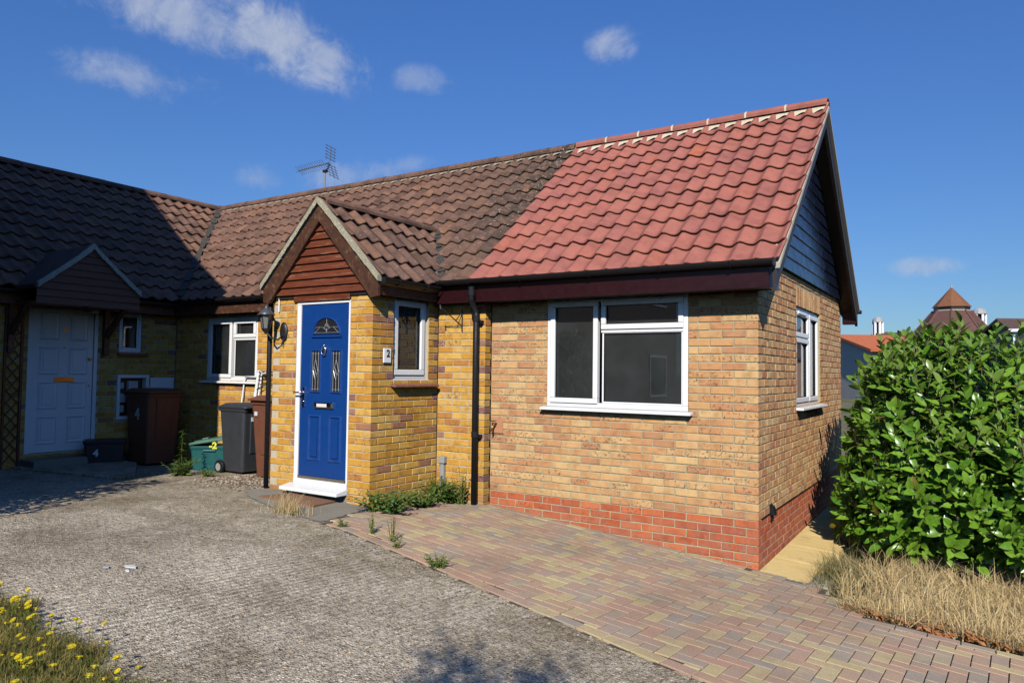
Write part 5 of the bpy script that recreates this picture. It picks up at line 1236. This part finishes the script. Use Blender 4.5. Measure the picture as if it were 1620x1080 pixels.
def leaf_vf(l, w_, fold=.18, curl=.22, st=5):
    V = []; F = []
    for i in range(st+1):
        s = i/st; wd_ = w_*.5*(sin(pi*min(1, s*.92+.06))**.75) if 0 < i < st else (.004 if i == 0 else .001); z = -curl*l*s*s+.06*l*s
        V += [(-wd_, s*l, z+fold*wd_*1.4), (0, s*l, z), (wd_, s*l, z+fold*wd_*1.4)]
    for i in range(st):
        a = i*3; F += [(a, a+1, a+4, a+3), (a+1, a+2, a+5, a+4)]
    return V, F
def orient(p, d, up, s=1.):
    d = d.normalized(); x = d.cross(up); x = x.normalized() if x.length > 1e-4 else d.orthogonal().normalized(); z = x.cross(d)
    return Matrix(((x.x*s, d.x*s, z.x*s, p.x), (x.y*s, d.y*s, z.y*s, p.y), (x.z*s, d.z*s, z.z*s, p.z), (0, 0, 0, 1)))
LEAF = leaf_vf(.148, .066); 
MAT['laurel'] = leaf_mat('laurel_leaf', (.10, .245, .018), (.23, .41, .042), .28, .5, .34, dead=(.20, .15, .02)); MAT['laurel_loose'] = leaf_mat('laurel_leaf_loose', (.10, .245, .018), (.23, .41, .042), .28, .5, .34, True, (.20, .15, .02))
MAT['laurel_tip'] = leaf_mat('laurel_young_leaf', (.14, .25, .035), (.20, .30, .05), .32, .5, .3, True)
MAT['bark'] = plain('grey_brown_bark', (.12, .09, .06), .9, .3, 20, bmp=.7)
def laurel():
    lr = random.Random(11); t = thing('laurel_shrub', (2.0, 2.4, -.55), 'large glossy green laurel shrub beside the gable end', 'shrub')
    lm = bpy.data.meshes.new('leaf'); lm.from_pydata(LEAF[0], [], LEAF[1]); lm.materials.append(MAT['laurel']); lm.polygons.foreach_set('use_smooth', [True]*len(lm.polygons))
    lobes = [((1.50, 2.15, .52), (.98, 1.1, 1.14)), ((2.12, 1.95, .20), (.88, 1.0, .92)), ((1.05, 2.75, .5), (.56, 1.0, 1.08)), ((1.45, 1.6, .1), (.9, .72, .75)), ((2.25, 1.45, .08), (.9, .72, .75)), ((2.95, 2.1, .02), (.85, 1.0, .82)), ((1.15, 1.9, -.05), (.72, .8, .6)), ((.9, 3.6, .5), (.46, .9, 1.0))]
    leaves = []; stems = MB(); tips = []
    shoots = 0
    while shoots < 1650:
        (c, r) = lr.choice(lobes); d = Vector((lr.gauss(0, 1), lr.gauss(0, 1), lr.gauss(0, 1))).normalized()
        if d.y > .4 or d.z < -.65: continue
        k = lr.uniform(.80, 1.02) if lr.random() < .72 else lr.uniform(.5, .8)
        p = Vector((c[0]+d.x*r[0]*k, c[1]+d.y*r[1]*k, c[2]+d.z*r[2]*k))
        if p.z < g(p.x, p.y)-.02 or p.x < .46+max(0, 1.9-p.y)*.25 or (p.x > 2.9 and lr.random() < .6): continue
        if any(sum(((p[i]-c2[i])/r2[i])**2 for i in range(3)) < (.5 if lr.random() < .8 else .25) for c2, r2 in lobes): continue
        shoots += 1; top = d.z > .45
        sdir = (d*(.55 if top else .8)+Vector((lr.gauss(0, .25), lr.gauss(0, .25), .75+(.6 if top else 0)))).normalized(); L = lr.uniform(.20, .36) if not top else lr.uniform(.26, .50)
        base = p-sdir*L*.45; n = int(7+L*11); az = lr.uniform(0, 6.28)
        if top and lr.random() < .5: L *= 1.25
        stems.tube([base, base+sdir*L*.5+Vector((0, 0, .01)), base+sdir*L], [.007, .005, .002], 4, cap=False)
        o1 = sdir.orthogonal().normalized(); o2 = sdir.cross(o1)
        for i in range(n):
            s = (i+.5)/n; az += 2.4; out = o1*cos(az)+o2*sin(az); open_ = 1.15-.75*s; ld = (sdir*(1-.55*open_)+out*open_+Vector((0, 0, -.12*(1-s)))).normalized()
            q = base+sdir*L*s; up = (sdir*.45+Vector((0, 0, .35))+d*.75+Vector((lr.gauss(0, .2), lr.gauss(0, .2), lr.gauss(0, .2)))).normalized(); sc = lr.uniform(.55, 1.25)*(1-.45*max(0, s-.6))
            M = orient(q, ld, up, sc)
            if top and s > .78 and lr.random() < .75: tips.append(M)
            else: leaves.append((seen(q, max(.1, (CAM-q).normalized().dot(d))), M))
    leaves.sort(key=lambda q: -q[0]); mb = MB(); rl = []
    # the best seen leaves spread over the whole shrub
    pick = set(lr.sample(range(min(1600, len(leaves))), 300))
    for i, (s, M) in enumerate(leaves):
        if i in pick: inst('leaf', lm, M, t)
        else: mb.merge([M @ Vector(v) for v in LEAF[0]], LEAF[1]); rl += [lr.random()]*len(LEAF[1])
    attr_build(mb, rl, 'foliage', MAT['laurel_loose'], t, smooth=True)
    mb = MB(); rl = []
    for M in tips: mb.merge([M @ Vector(v) for v in LEAF[0]], LEAF[1]); rl += [lr.random()]*len(LEAF[1])
    attr_build(mb, rl, 'young_foliage', MAT['laurel_tip'], t, smooth=True)
    stems.build('twigs', MAT['bark'], t, fix=False)['kind'] = 'stuff'
    for k in range(7):
        b = Vector((1.2+k*.33, 2.2+lr.uniform(-.3, .3), -.6)); q = b+Vector((lr.uniform(-.5, .5), lr.uniform(-.3, .3), 1.3)); m2 = MB(); m2.tube([b, (b+q)/2+Vector((lr.uniform(-.1, .1), 0, 0)), q], [.035, .024, .012], 7); m2.build('stem', MAT['bark'], t, smooth=True)
laurel()

def blades(name, n, region, h, mats, seed, label=None, lean=.5, wid=.004, zf=g, clump=0, parent=None, cat=None, clr=.05, kink=0.):
    br = random.Random(seed); mb = MB(); rl = []; cl = []
    while len(cl) < max(1, clump):
        p = region(br)
        if p: a = br.uniform(0, 6.28); cl.append((p[0], p[1], cos(a), sin(a), br.uniform(.55, 1.15), br.random()))
    cnt = 0
    while cnt < n:
        a = br.uniform(0, 6.28); ca, sa, hs, cr = cos(a), sin(a), 1, br.random()
        if clump:
            c = br.choice(cl); x, y = c[0]+br.gauss(0, clr), c[1]+br.gauss(0, clr)
            if not region(br, x, y): continue
            ca, sa = ca*.55+c[2]*.7, sa*.55+c[3]*.7; hs = c[4]; cr = .5*cr+.5*c[5]
        else:
            p = region(br)
            if not p: continue
            x, y = p
        cnt += 1; hh = br.uniform(*h)*hs; ln = br.uniform(.05, lean)*hh; dx, dy = ca*ln, sa*ln; sw = br.uniform(0, 3.14); w_ = wid*br.uniform(.6, 1.4); wx, wy = cos(sw)*w_*.5, sin(sw)*w_*.5; z = zf(x, y)-.01
        i = len(mb.v); k = br.uniform(.7, 1.3)
        pts = [(0, 0, 0), (dx*.35*k, dy*.35*k, hh*.55), (dx*k, dy*k, hh*(1-.15*k))]
        if br.random() < kink:
            q = br.uniform(0, 6.28); L = hh*.5; pts[2] = (pts[1][0]+cos(q)*L, pts[1][1]+sin(q)*L, pts[1][2]*br.uniform(.5, 1.05))
        for (px_, py_, pz_), q in zip(pts, (1, .6, .15)): mb.v += [(x+px_-wx*q, y+py_-wy*q, z+pz_), (x+px_+wx*q, y+py_+wy*q, z+pz_)]
        mb.f += [(i, i+1, i+3, i+2), (i+2, i+3, i+5, i+4)]; mb.mi += [0, 0]; rl += [cr]*2
    o = attr_build(mb, rl, name, mats, parent)
    if label: o['label'] = label
    if cat: o['category'] = cat
    return o
def straw_mat(name, stops):
    m, t, p = newmat(name); c = t.ramp(rand_src(t, True), stops); t.set(p.inputs['Base Color'], c); p.inputs['Roughness'].default_value = .7
    tr = t.node('ShaderNodeBsdfTranslucent'); t.set(tr.inputs[0], c); mx = t.node('ShaderNodeMixShader'); mx.inputs[0].default_value = .45; out = t.n['Material Output']; t.l.new(p.outputs[0], mx.inputs[1]); t.l.new(tr.outputs[0], mx.inputs[2]); t.l.new(mx.outputs[0], out.inputs[0]); return m
STRAW = straw_mat('straw', [(0, (.62, .41, .16)), (.3, (.90, .70, .36)), (.6, (.80, .58, .27)), (.85, (.95, .80, .48)), (.95, (.50, .29, .11)), (1, (.16, .17, .05))])
DRYPOLY = [(.62, .05), (.70, -.28), (.98, -.70), (4.6, -.74), (4.6, 1.3), (2.2, 1.15), (1.1, 1.25), (.66, .8)]
def dry_reg(br, x=None, y=None):
    if x is None: x, y = br.uniform(.55, 4.6), br.uniform(-.75, 1.3)
    return (x, y) if in_poly(x, y, DRYPOLY) else None
blades('dry_grass', 15000, dry_reg, (.07, .36), STRAW, 5, 'tall bleached dry grass between the paving and the laurel', 1.7, .0066, clump=620, cat='grass', clr=.06, kink=.5)
def edge_reg(br, x=None, y=None):
    if x is None: x = br.uniform(.75, 4.5); y = -.66+abs(br.gauss(0, .07))
    return (x, y) if -.76 < y < .2 else None
blades('flattened_dry_grass', 3600, edge_reg, (.05, .16), STRAW, 6, 'flattened dead grass along the paving edge', 2.4, .0055, cat='grass', kink=.3)
# fallen dead leaves in the dry grass
dl = MB(); dr = []; DL = leaf_vf(.075, .042, .3, .4, 3); br_ = random.Random(3)
for k in range(420):
    x, y = br_.uniform(.8, 3.6), -.70+abs(br_.gauss(0, .13)); q = br_.uniform(0, 6.28); M = orient(Vector((x, y, g(x, y)+br_.uniform(.01, .05))), Vector((cos(q), sin(q), br_.uniform(-.2, .4))), Vector((br_.gauss(0, .4), br_.gauss(0, .4), 1)).normalized(), br_.uniform(.5, 1.1)); dl.merge([M @ Vector(v) for v in DL[0]], DL[1]); dr += [br_.random()]*len(DL[1])
o = attr_build(dl, dr, 'dead_leaves', leaf_mat('dead_leaf', (.36, .11, .035), (.55, .24, .09), .6, .3, .2, True), None); o['label'] = 'rusty fallen leaves at the foot of the dry grass'; o['category'] = 'leaves'

# rough lawn with yellow flowers near the camera
def lawn_reg(br, x=None, y=None):
    if x is None: x, y = br.uniform(-3.3, -1.15), br.uniform(-5.75, -4.65)
    lim = -4.84-.03*(x+2.9) + .06*sin(x*9)+.04*sin(x*23)
    return (x, y) if y < lim and x < -1.25+.05*sin(y*11) else None
LAWN = straw_mat('rough_lawn_grass', [(0, (.09, .14, .02)), (.3, (.16, .19, .035)), (.5, (.38, .29, .09)), (.7, (.24, .24, .05)), (.85, (.50, .38, .15)), (1, (.34, .16, .05))])
def lz(x, y): return g(x, y)+max(0, min(.06, (-4.9-y)*.12))
blades('rough_lawn', 34000, lawn_reg, (.04, .125), LAWN, 8, 'rough half-dry lawn with yellow flowers beside the drive', 1.1, .0048, zf=lz, cat='grass', clump=500, clr=.06, kink=.15)
MAT['petal'] = leaf_mat('yellow_petal', (.62, .47, .01), (.70, .55, .02), .5, .3, .2); MAT['stalk'] = leaf_mat('flower_stalk', (.10, .14, .02), (.14, .17, .03), .5, .3, 0)
pm = MB(); NP = 12
for i in range(NP):
    q = 2*pi*i/NP; r0, r1 = .003, .0135; dq = pi/NP*.85
    pm.quad([(cos(q-dq*.5)*r0, sin(q-dq*.5)*r0, 0), (cos(q-dq)*r1, sin(q-dq)*r1, .0025), (cos(q)*r1*1.12, sin(q)*r1*1.12, .002), (cos(q+dq)*r1, sin(q+dq)*r1, .0025)])
pm.lathe([(.006, -.006), (.007, 0), (.005, .004)], (0, 0, 0), 8)
PETAL = pm.mesh('petals', False); PETAL.materials.append(MAT['petal'])
fr_ = random.Random(21); nf = 0
while nf < 72:
    p = lawn_reg(fr_)
    if not p or seen((p[0], p[1], g(*p)+.1), 1) == 0: continue
    x, y = p; hh = fr_.uniform(.07, .155); z = lz(x, y); nf += 1
    t = thing('yellow_flower', (x, y, z), 'small yellow dandelion-like flower on a thin stalk in the rough lawn', 'flower', 'yellow flowers in the lawn')
    tip = Vector((x+fr_.gauss(0, .02), y+fr_.gauss(0, .02), z+hh)); m2 = MB(); m2.tube([(x, y, z-.01), ((x+tip.x)/2+.006, (y+tip.y)/2, z+hh*.5), tip], .0014, 4, cap=False); m2.build('stalk', MAT['stalk'], t, fix=False)
    inst('petals', PETAL, Matrix.Translation(tip) @ Matrix.Rotation(fr_.uniform(-.5, .7), 4, 'X') @ Matrix.Rotation(fr_.uniform(0, 3), 4, 'Z') @ Matrix.Scale(fr_.uniform(.8, 1.25), 4), t)

# weeds
WEED = leaf_mat('weed_leaf', (.07, .14, .02), (.14, .22, .045), .5, .35, .25, True); WEED_D = leaf_mat('ivy_like_weed_leaf', (.08, .17, .04), (.17, .28, .075), .42, .4, .2, True); WEED_P = leaf_mat('pale_weed_leaf', (.20, .24, .07), (.30, .32, .12), .6, .3, .25, True)
def weed(name, x, y, label, cat, nstem, h, spread, lf, mat, nl, seed, droop=.2, group=None, zf=g, up=.9):
    wr = random.Random(seed); z = zf(x, y); t = thing(name, (x, y, z), label, cat, group); st = MB(); lv = MB(); rl = []; LV = leaf_vf(lf[0], lf[1], .2, droop, 3)
    for k in range(nstem):
        a = wr.uniform(0, 6.28); hh = h*wr.uniform(.55, 1.0); off = Vector((cos(a), sin(a), 0))*spread*wr.uniform(.2, 1); b = Vector((x, y, z-.005))+off*.25; tip = Vector((x, y, z))+off+Vector((0, 0, hh*up)); mid = (b+tip)/2+Vector((0, 0, hh*.12))
        st.tube([b, mid, tip], [.004, .003, .0012], 4, cap=False); az = wr.uniform(0, 6)
        for i in range(nl):
            s = (i+.7)/nl; p = b*(1-s)**2+mid*2*s*(1-s)+tip*s*s; az += 2.4; d = Vector((cos(az), sin(az), wr.uniform(-.1, .55))); M = orient(p, d, Vector((wr.gauss(0, .3), wr.gauss(0, .3), 1)), wr.uniform(.6, 1.15)*(1.1-.5*s)); lv.merge([M @ Vector(v) for v in LV[0]], LV[1]); rl += [wr.random()]*len(LV[1])
    st.build('stems', MAT['stalk'], t, fix=False); o = attr_build(lv, rl, 'foliage', mat, t, smooth=True); return t
weed('tall_willowherb', -6.86, -1.18, 'tall single-stemmed green weed standing in front of the bins', 'weed', 1, 1.05, .02, (.085, .018), WEED, 52, 31, .35)
weed('leafy_weed_clump', -6.82, -1.22, 'bushy green weed clump at the foot of the tall weed', 'weed', 26, .26, .26, (.075, .022), WEED, 9, 32)
weed('leafy_weed_clump', -6.52, -1.02, 'low straggling weeds in front of the charcoal bin', 'weed', 12, .14, .16, (.06, .02), WEED, 7, 33)
weed('trailing_weed', -3.28, -1.28, 'dark round-leaved weed sprawling at the porch corner', 'weed', 60, .24, .40, (.055, .05), WEED_D, 11, 34, .1)
weed('trailing_weed', -3.28, -.80, 'green weed mass along the porch side wall', 'weed', 38, .22, .28, (.055, .046), WEED_D, 9, 35, .1)
weed('spiky_weed', -3.36, -.34, 'bright long-leaved weed tuft in the corner by the conduit', 'weed', 52, .32, .24, (.16, .022), WEED, 5, 36, .5)
weed('round_leaf_weed', -3.22, -.30, 'large-leaved weed between the conduit and the downpipe', 'weed', 20, .24, .18, (.10, .08), WEED_D, 6, 37, .15)
weed('flowering_weed', -3.10, -.28, 'pale seeding weed growing against the downpipe', 'weed', 14, .48, .16, (.036, .018), WEED_P, 18, 38)
weed('flowering_weed', -3.40, -1.32, 'thin pale weed stem rising from the porch corner', 'weed', 3, .42, .07, (.03, .014), WEED_P, 16, 39)
for k, (x, y, h, sp, sd3, lb) in enumerate([(-3.02, -2.14, .12, .05, 41, 'smallest weed sprouting where paving meets the drive'), (-2.70, -2.10, .26, .05, 42, 'slender upright weed at the paving edge'), (-2.44, -2.14, .27, .09, 43, 'taller pale weed pair at the paving edge'), (-2.28, -2.26, .12, .10, 44, 'low pale weed beside the taller one at the paving edge')]):
    weed('edge_weed', x, y, lb, 'weed', 5, h, sp, (.035, .016), WEED_P if k else WEED, 11, sd3)
weed('edge_weed', -1.76, -2.40, 'spreading green weed alone on the paving border', 'weed', 18, .13, .15, (.04, .014), WEED, 8, 45)
def tuft_reg(br, x=None, y=None):
    if x is None: q = br.uniform(0, 6.28); r = abs(br.gauss(0, .11)); x, y = -3.86+cos(q)*r*1.3, -2.02+sin(q)*r*.7
    return (x, y)
o = blades('straw_tuft', 420, tuft_reg, (.08, .24), STRAW, 12, 'dry straw-coloured grass tuft in front of the doormat', .9, .004, cat='grass')
weed('leafy_weed_clump', -3.72, -2.05, 'tiny green weed at the base of the straw tuft', 'weed', 5, .08, .05, (.045, .02), WEED_D, 5, 47)
def path_reg(br, x=None, y=None):
    if x is None: x, y = br.gauss(.62, .10), br.gauss(.35, .3)
    return (x, y) if x > .44 else None
blades('green_grass_fringe', 700, path_reg, (.10, .30), straw_mat('green_stalks', [(0, (.10, .13, .03)), (.5, (.25, .23, .08)), (1, (.5, .4, .2))]), 14, 'greenish grass stalks leaning over the side path', .8, .004, cat='grass')

# ================================================================== buildings seen over the laurel
def far_pt(px, py, depth):
    d = _f + _r*((px-810)/FPX) + _u*((540-py)/FPX); return CAM + d*depth
def far_roof(name, stops): return tile_mat(name, stops, 0, None, rough=.85, streak=.12)
FR_BROWN = far_roof('far_brown_tiles', [(0, (.105, .052, .042)), (1, (.13, .062, .05))]); FR_DARK = far_roof('far_dark_tiles', [(0, (.085, .05, .045)), (1, (.10, .06, .05))]); FR_ORANGE = far_roof('far_orange_tiles', [(0, (.46, .12, .045)), (1, (.5, .15, .06))])
FWALL = plain('far_brick', (.33, .19, .12), .9, .15, 1.5)
def octagon():
    D = 60; c = far_pt(1506, 520, D); k = D/FPX; t = thing('octagonal_pavilion', (c.x, c.y, g(c.x, c.y)), 'octagonal tiled roof with a raised pyramid cap beyond the laurel', 'building')
    Z = lambda py: far_pt(1506, py, D).z
    def cone(nm, r0, z0, r1, z1, mat, n=8, par=t):
        mb = MB(); mb.lathe([(r0, z0), (r1, z1)], (c.x, c.y, 0), n); o = mb.build(nm, mat, par); return o
    zg = g(c.x, c.y)-.5
    cone('wall', 66*k, zg, 66*k, Z(548), FWALL); lr_ = cone('lower_roof', 72*k, Z(550), 26*k, Z(492), FR_BROWN); cone('lead_flashing', 26.5*k, Z(493.5), 26*k, Z(491), MAT['verge4'], par=lr_); cone('louvre_neck', 25*k, Z(492), 25*k, Z(484), MAT['iron']); ur = cone('upper_roof', 27.5*k, Z(486), .6*k, Z(454), far_roof('lichened_orange_cap', [(0, (.19, .08, .04)), (1, (.25, .10, .04))])); cone('finial', 1.2*k, Z(455), 1.2*k, Z(451), MAT['verge4'], par=ur)
    for j in range(8):
        q = 2*pi*j/8; ax = Vector((0, 0, 1)); o1 = ax.orthogonal().normalized(); o2 = ax.cross(o1); dd = o1*cos(q)+o2*sin(q); m2 = MB(); m2.tube([Vector((c.x, c.y, Z(550)))+dd*72*k, Vector((c.x, c.y, Z(492)))+dd*26*k], .09, 5); m2.build('hip_tiles', FR_BROWN, lr_)
octagon()
def gable_block(name, label, pa, pb, D, zr, ze, half, mat, wall=FWALL, cat='building'):
    """ridge between two image columns at depth D"""
    A = far_pt(pa, zr, D); B_ = far_pt(pb, zr, D); A.z = B_.z = (A.z+B_.z)/2; t_ = (B_-A); t_.z = 0; t_.normalize(); s_ = Vector((t_.y, -t_.x, 0)); zl = far_pt((pa+pb)/2, ze, D).z; base = (A+B_)/2; zg = g(base.x, base.y)-.6
    t = thing(name, (base.x, base.y, zg), label, cat)
    R = [A, B_]; mb = MB()
    for q in (1, -1):
        e0, e1 = A+s_*half*q, B_+s_*half*q; e0 = Vector((e0.x, e0.y, zl)); e1 = Vector((e1.x, e1.y, zl)); mb.quad([e0, e1, B_, A]) 
    ob = mb.build('roof', mat, t); sm = ob.modifiers.new('thick', 'SOLIDIFY'); sm.thickness = .15
    mb = MB(); h2 = half*.92
    P = [A+s_*h2-t_*-.3, B_+s_*h2-t_*.3, B_-s_*h2-t_*.3, A-s_*h2+t_*.3]; lo = [(p.x, p.y, zg) for p in P]; hi = [(p.x, p.y, zl) for p in P]
    for i in range(4): mb.quad([lo[i], lo[(i+1) % 4], hi[(i+1) % 4], hi[i]])
    for (a_, b_, r_) in ((0, 3, A+t_*.3), (1, 2, B_-t_*.3)): mb.quad([hi[a_], hi[b_], (r_.x, r_.y, A.z-.15)])
    mb.build('wall', wall, t); return t, A, B_, s_
def cupola(px, D, ytop, ydome, ybase, w_, parent):
    c = far_pt(px, ybase, D); k = D/FPX; Z = lambda py: far_pt(px, py, D).z; m2 = MB(); m2.lathe([(w_*k*.5, Z(ydome)), (w_*k*.52, Z(ydome)+.05), (w_*k*.46, Z((ytop*.6+ydome*.4))), (w_*k*.25, Z(ytop)-.05), (.05, Z(ytop))], (c.x, c.y, 0), 10); cu = m2.build('cupola', plain('weathered_lead', (.34, .34, .33), .6, .2, 3), parent, smooth=False)
    for j in range(6):
        q = 2*pi*j/6; m2 = MB(); m2.tube([(c.x+cos(q)*w_*k*.40, c.y+sin(q)*w_*k*.40, Z(ybase)-.5), (c.x+cos(q)*w_*k*.40, c.y+sin(q)*w_*k*.40, Z(ydome)+.03)], .11, 6); m2.build('cupola_post', MAT['white_paint'], cu)
    m2 = MB(); m2.lathe([(w_*k*.22, Z(ybase)-.5), (w_*k*.22, Z(ydome))], (c.x, c.y, 0), 8); m2.build('cupola_louvre', MAT['soffit'], cu)
t, *_ = gable_block('tiled_range', 'long low brown-tiled roof with a domed cupola at its left end', 1383, 1470, 66, 526, 552, 4.5, FR_BROWN); cupola(1389, 66, 501, 510, 526, 16, t)
t, *_ = gable_block('tiled_range', 'brown-tiled roof with a lead-capped cupola behind the octagonal pavilion', 1530, 1600, 70, 520, 556, 4.5, FR_BROWN); cupola(1550, 70, 487, 497, 522, 20, t)
gable_block('orange_roofed_house', 'distant house with bright orange tiled roof beside the gable end', 1318, 1420, 48, 533, 560, 5, FR_ORANGE, plain('far_render', (.5, .44, .36), .9, .1, 1))
t, A, B_, s_ = gable_block('dark_roofed_house', 'dark brown steep roofed house with a white dormer at the far right', 1578, 1760, 40, 508, 568, 4.2, FR_DARK)
c = far_pt(1630, 548, 38); mb = MB(); mb.box(c.x-.75, c.x+.75, c.y-.6, c.y+.9, c.z-.45, c.z+.75); dm = mb.build('dormer', MAT['white_paint'], t)
mb = MB(); mb.box(c.x-.95, c.x+.95, c.y-.8, c.y+1.2, c.z+.75, c.z+.9); mb.build('dormer_roof', MAT['white_paint'], dm)
for q in (-1, 1):
    mb = MB(); mb.box(c.x+q*.38-.28, c.x+q*.38+.28, c.y-.62, c.y-.605, c.z-.15, c.z+.6); mb.build('dormer_pane', MAT['dark_glass'], dm)

# ================================================================== what stands outside the frame and casts the shade
def brickwork_mat():
    m, t, p = newmat('neighbour_brick'); b = t.node('ShaderNodeTexBrick'); P = pos(t); s = t.node('ShaderNodeSeparateXYZ'); t.set(s.inputs[0], P); c = t.node('ShaderNodeCombineXYZ'); t.set(c.inputs[0], t.math('ADD', s.outputs[0], s.outputs[1])); t.set(c.inputs[1], s.outputs[2]); t.set(b.inputs['Vector'], c.outputs[0])
    b.inputs['Scale'].default_value = 1; b.inputs['Brick Width'].default_value = .225; b.inputs['Row Height'].default_value = .075; b.inputs['Mortar Size'].default_value = .006
    b.inputs['Color1'].default_value = (.20, .13, .09, 1); b.inputs['Color2'].default_value = (.16, .10, .07, 1); b.inputs['Mortar'].default_value = (.22, .2, .17, 1); t.l.new(b.outputs[0], p.inputs['Base Color']); p.inputs['Roughness'].default_value = .9; return m
NB = brickwork_mat()
nh = thing('neighbour_house', (-9.8, -8.5, 0), 'two-storey brick neighbour house standing left of the drive', 'house')
ny0, ny1, nx0, nx1, nez = -13, -4.42, -12.67, -5.46, 5.52; nrx = (nx0+nx1)/2; nrz = nez+(nx1-nrx)*.867
mb = MB(); mb.prism([(nx0, -.5), (nx1, -.5), (nx1, nez), (nrx, nrz-.1), (nx0, nez)], ny0, ny1, lambda p, q, t: (p, t, q)); mb.build('wall', NB, nh)
for q in (1, -1):
    mb = MB(); e = nrx+q*(nrx-nx0+.16); ez_ = nez+.867*(-.16)+.02+.12; A = [(nrx, ny0-.1, nrz+.02), (nrx, ny1+.07, nrz+.02), (e, ny1+.07, ez_-.1), (e, ny0-.1, ez_-.1)]; Bq = [(x, y, z+.1) for x, y, z in A]; mb.quad(A[::-1]); mb.quad(Bq)
    for i in range(4): mb.quad([A[i], A[(i+1) % 4], Bq[(i+1) % 4], Bq[i]])
    mb.build('roof', MAT['tile_plain'], nh)
for (yy, zz) in ((-11.6, 1.2), (-11.6, 3.6)):
    f2 = F_X(nx1); mb = MB(); bars(mb, f2, yy-.6, yy+.6, zz-.5, zz+.6, .06, -.03, .02); wi = mb.build('window', MAT['upvc'], nh); mb = MB(); mb.box(yy-.54, yy+.54, -.01, .004, zz-.44, zz+.54, f2); mb.build('pane', MAT['dark_glass'], wi)
# hedge against the neighbour's wall
hg = thing('hedge', (-5.05, -4.9, -.1), 'leafy hedge against the neighbour house wall', 'hedge'); mb = MB(); rl = []; hr = random.Random(9); HL = leaf_vf(.10, .035, .2, .2, 3)
for k in range(4200):
    x, y = hr.uniform(-5.42, -4.66), hr.uniform(-6.4, -4.40); z = hr.uniform(-.1, 2.1)*(1-.0*x); x -= .25*(z/2.2) if x > -4.9 else 0; d = Vector((hr.gauss(.3, .6), hr.gauss(.2, .6), hr.gauss(.5, .5))); M = orient(Vector((x, y, z)), d, Vector((0, 0, 1)), hr.uniform(.7, 1.3)); mb.merge([M @ Vector(v) for v in HL[0]], HL[1]); rl += [hr.random()]*len(HL[1])
attr_build(mb, rl, 'foliage', WEED_D, hg, smooth=True)
mb = MB()
for k in range(8): mb.tube([(-5.05, -6.3+.27*k, -.2), (-5.05+hr.uniform(-.1, .1), -6.3+.27*k, 1.8)], [.02, .006], 5)
mb.build('stems', MAT['bark'], hg)
# young tree behind the camera, only the tip of its shadow reaches the drive
tr_ = thing('young_tree', (2.72, -9.75, -.1), 'slim young tree on the verge behind the drive', 'tree'); mb = MB(); mb.tube([(2.72, -9.75, -.3), (2.75, -9.73, 1.6), (2.65, -9.65, 3.2), (2.62, -9.65, 4.35)], [.06, .05, .03, .01], 8)
hr = random.Random(17); lv = MB(); rl = []
for k in range(26):
    z = 1.7+k*.1; a_ = k*2.4; L = max(.34, .75*(1-abs(z-2.7)/2.3)); b = Vector((2.70-.03*(z-2), -9.71, z)); e = b+Vector((cos(a_)*L, sin(a_)*L, L*.55)); mb.tube([b, (b+e)/2+Vector((0, 0, .03)), e], [.018, .012, .004], 5)
    for j in range(110):
        s = hr.uniform(.25, 1.08); p = b+(e-b)*s+Vector((hr.gauss(0, .09), hr.gauss(0, .09), hr.gauss(0, .09))); M = orient(p, Vector((hr.gauss(0, 1), hr.gauss(0, 1), hr.gauss(0, .5))), Vector((0, 0, 1)), hr.uniform(.7, 1.2)); lv.merge([M @ Vector(v) for v in HL[0]], HL[1]); rl += [hr.random()]*len(HL[1])
mb.build('trunk', MAT['bark'], tr_, smooth=True); attr_build(lv, rl, 'crown', WEED, tr_, smooth=True)
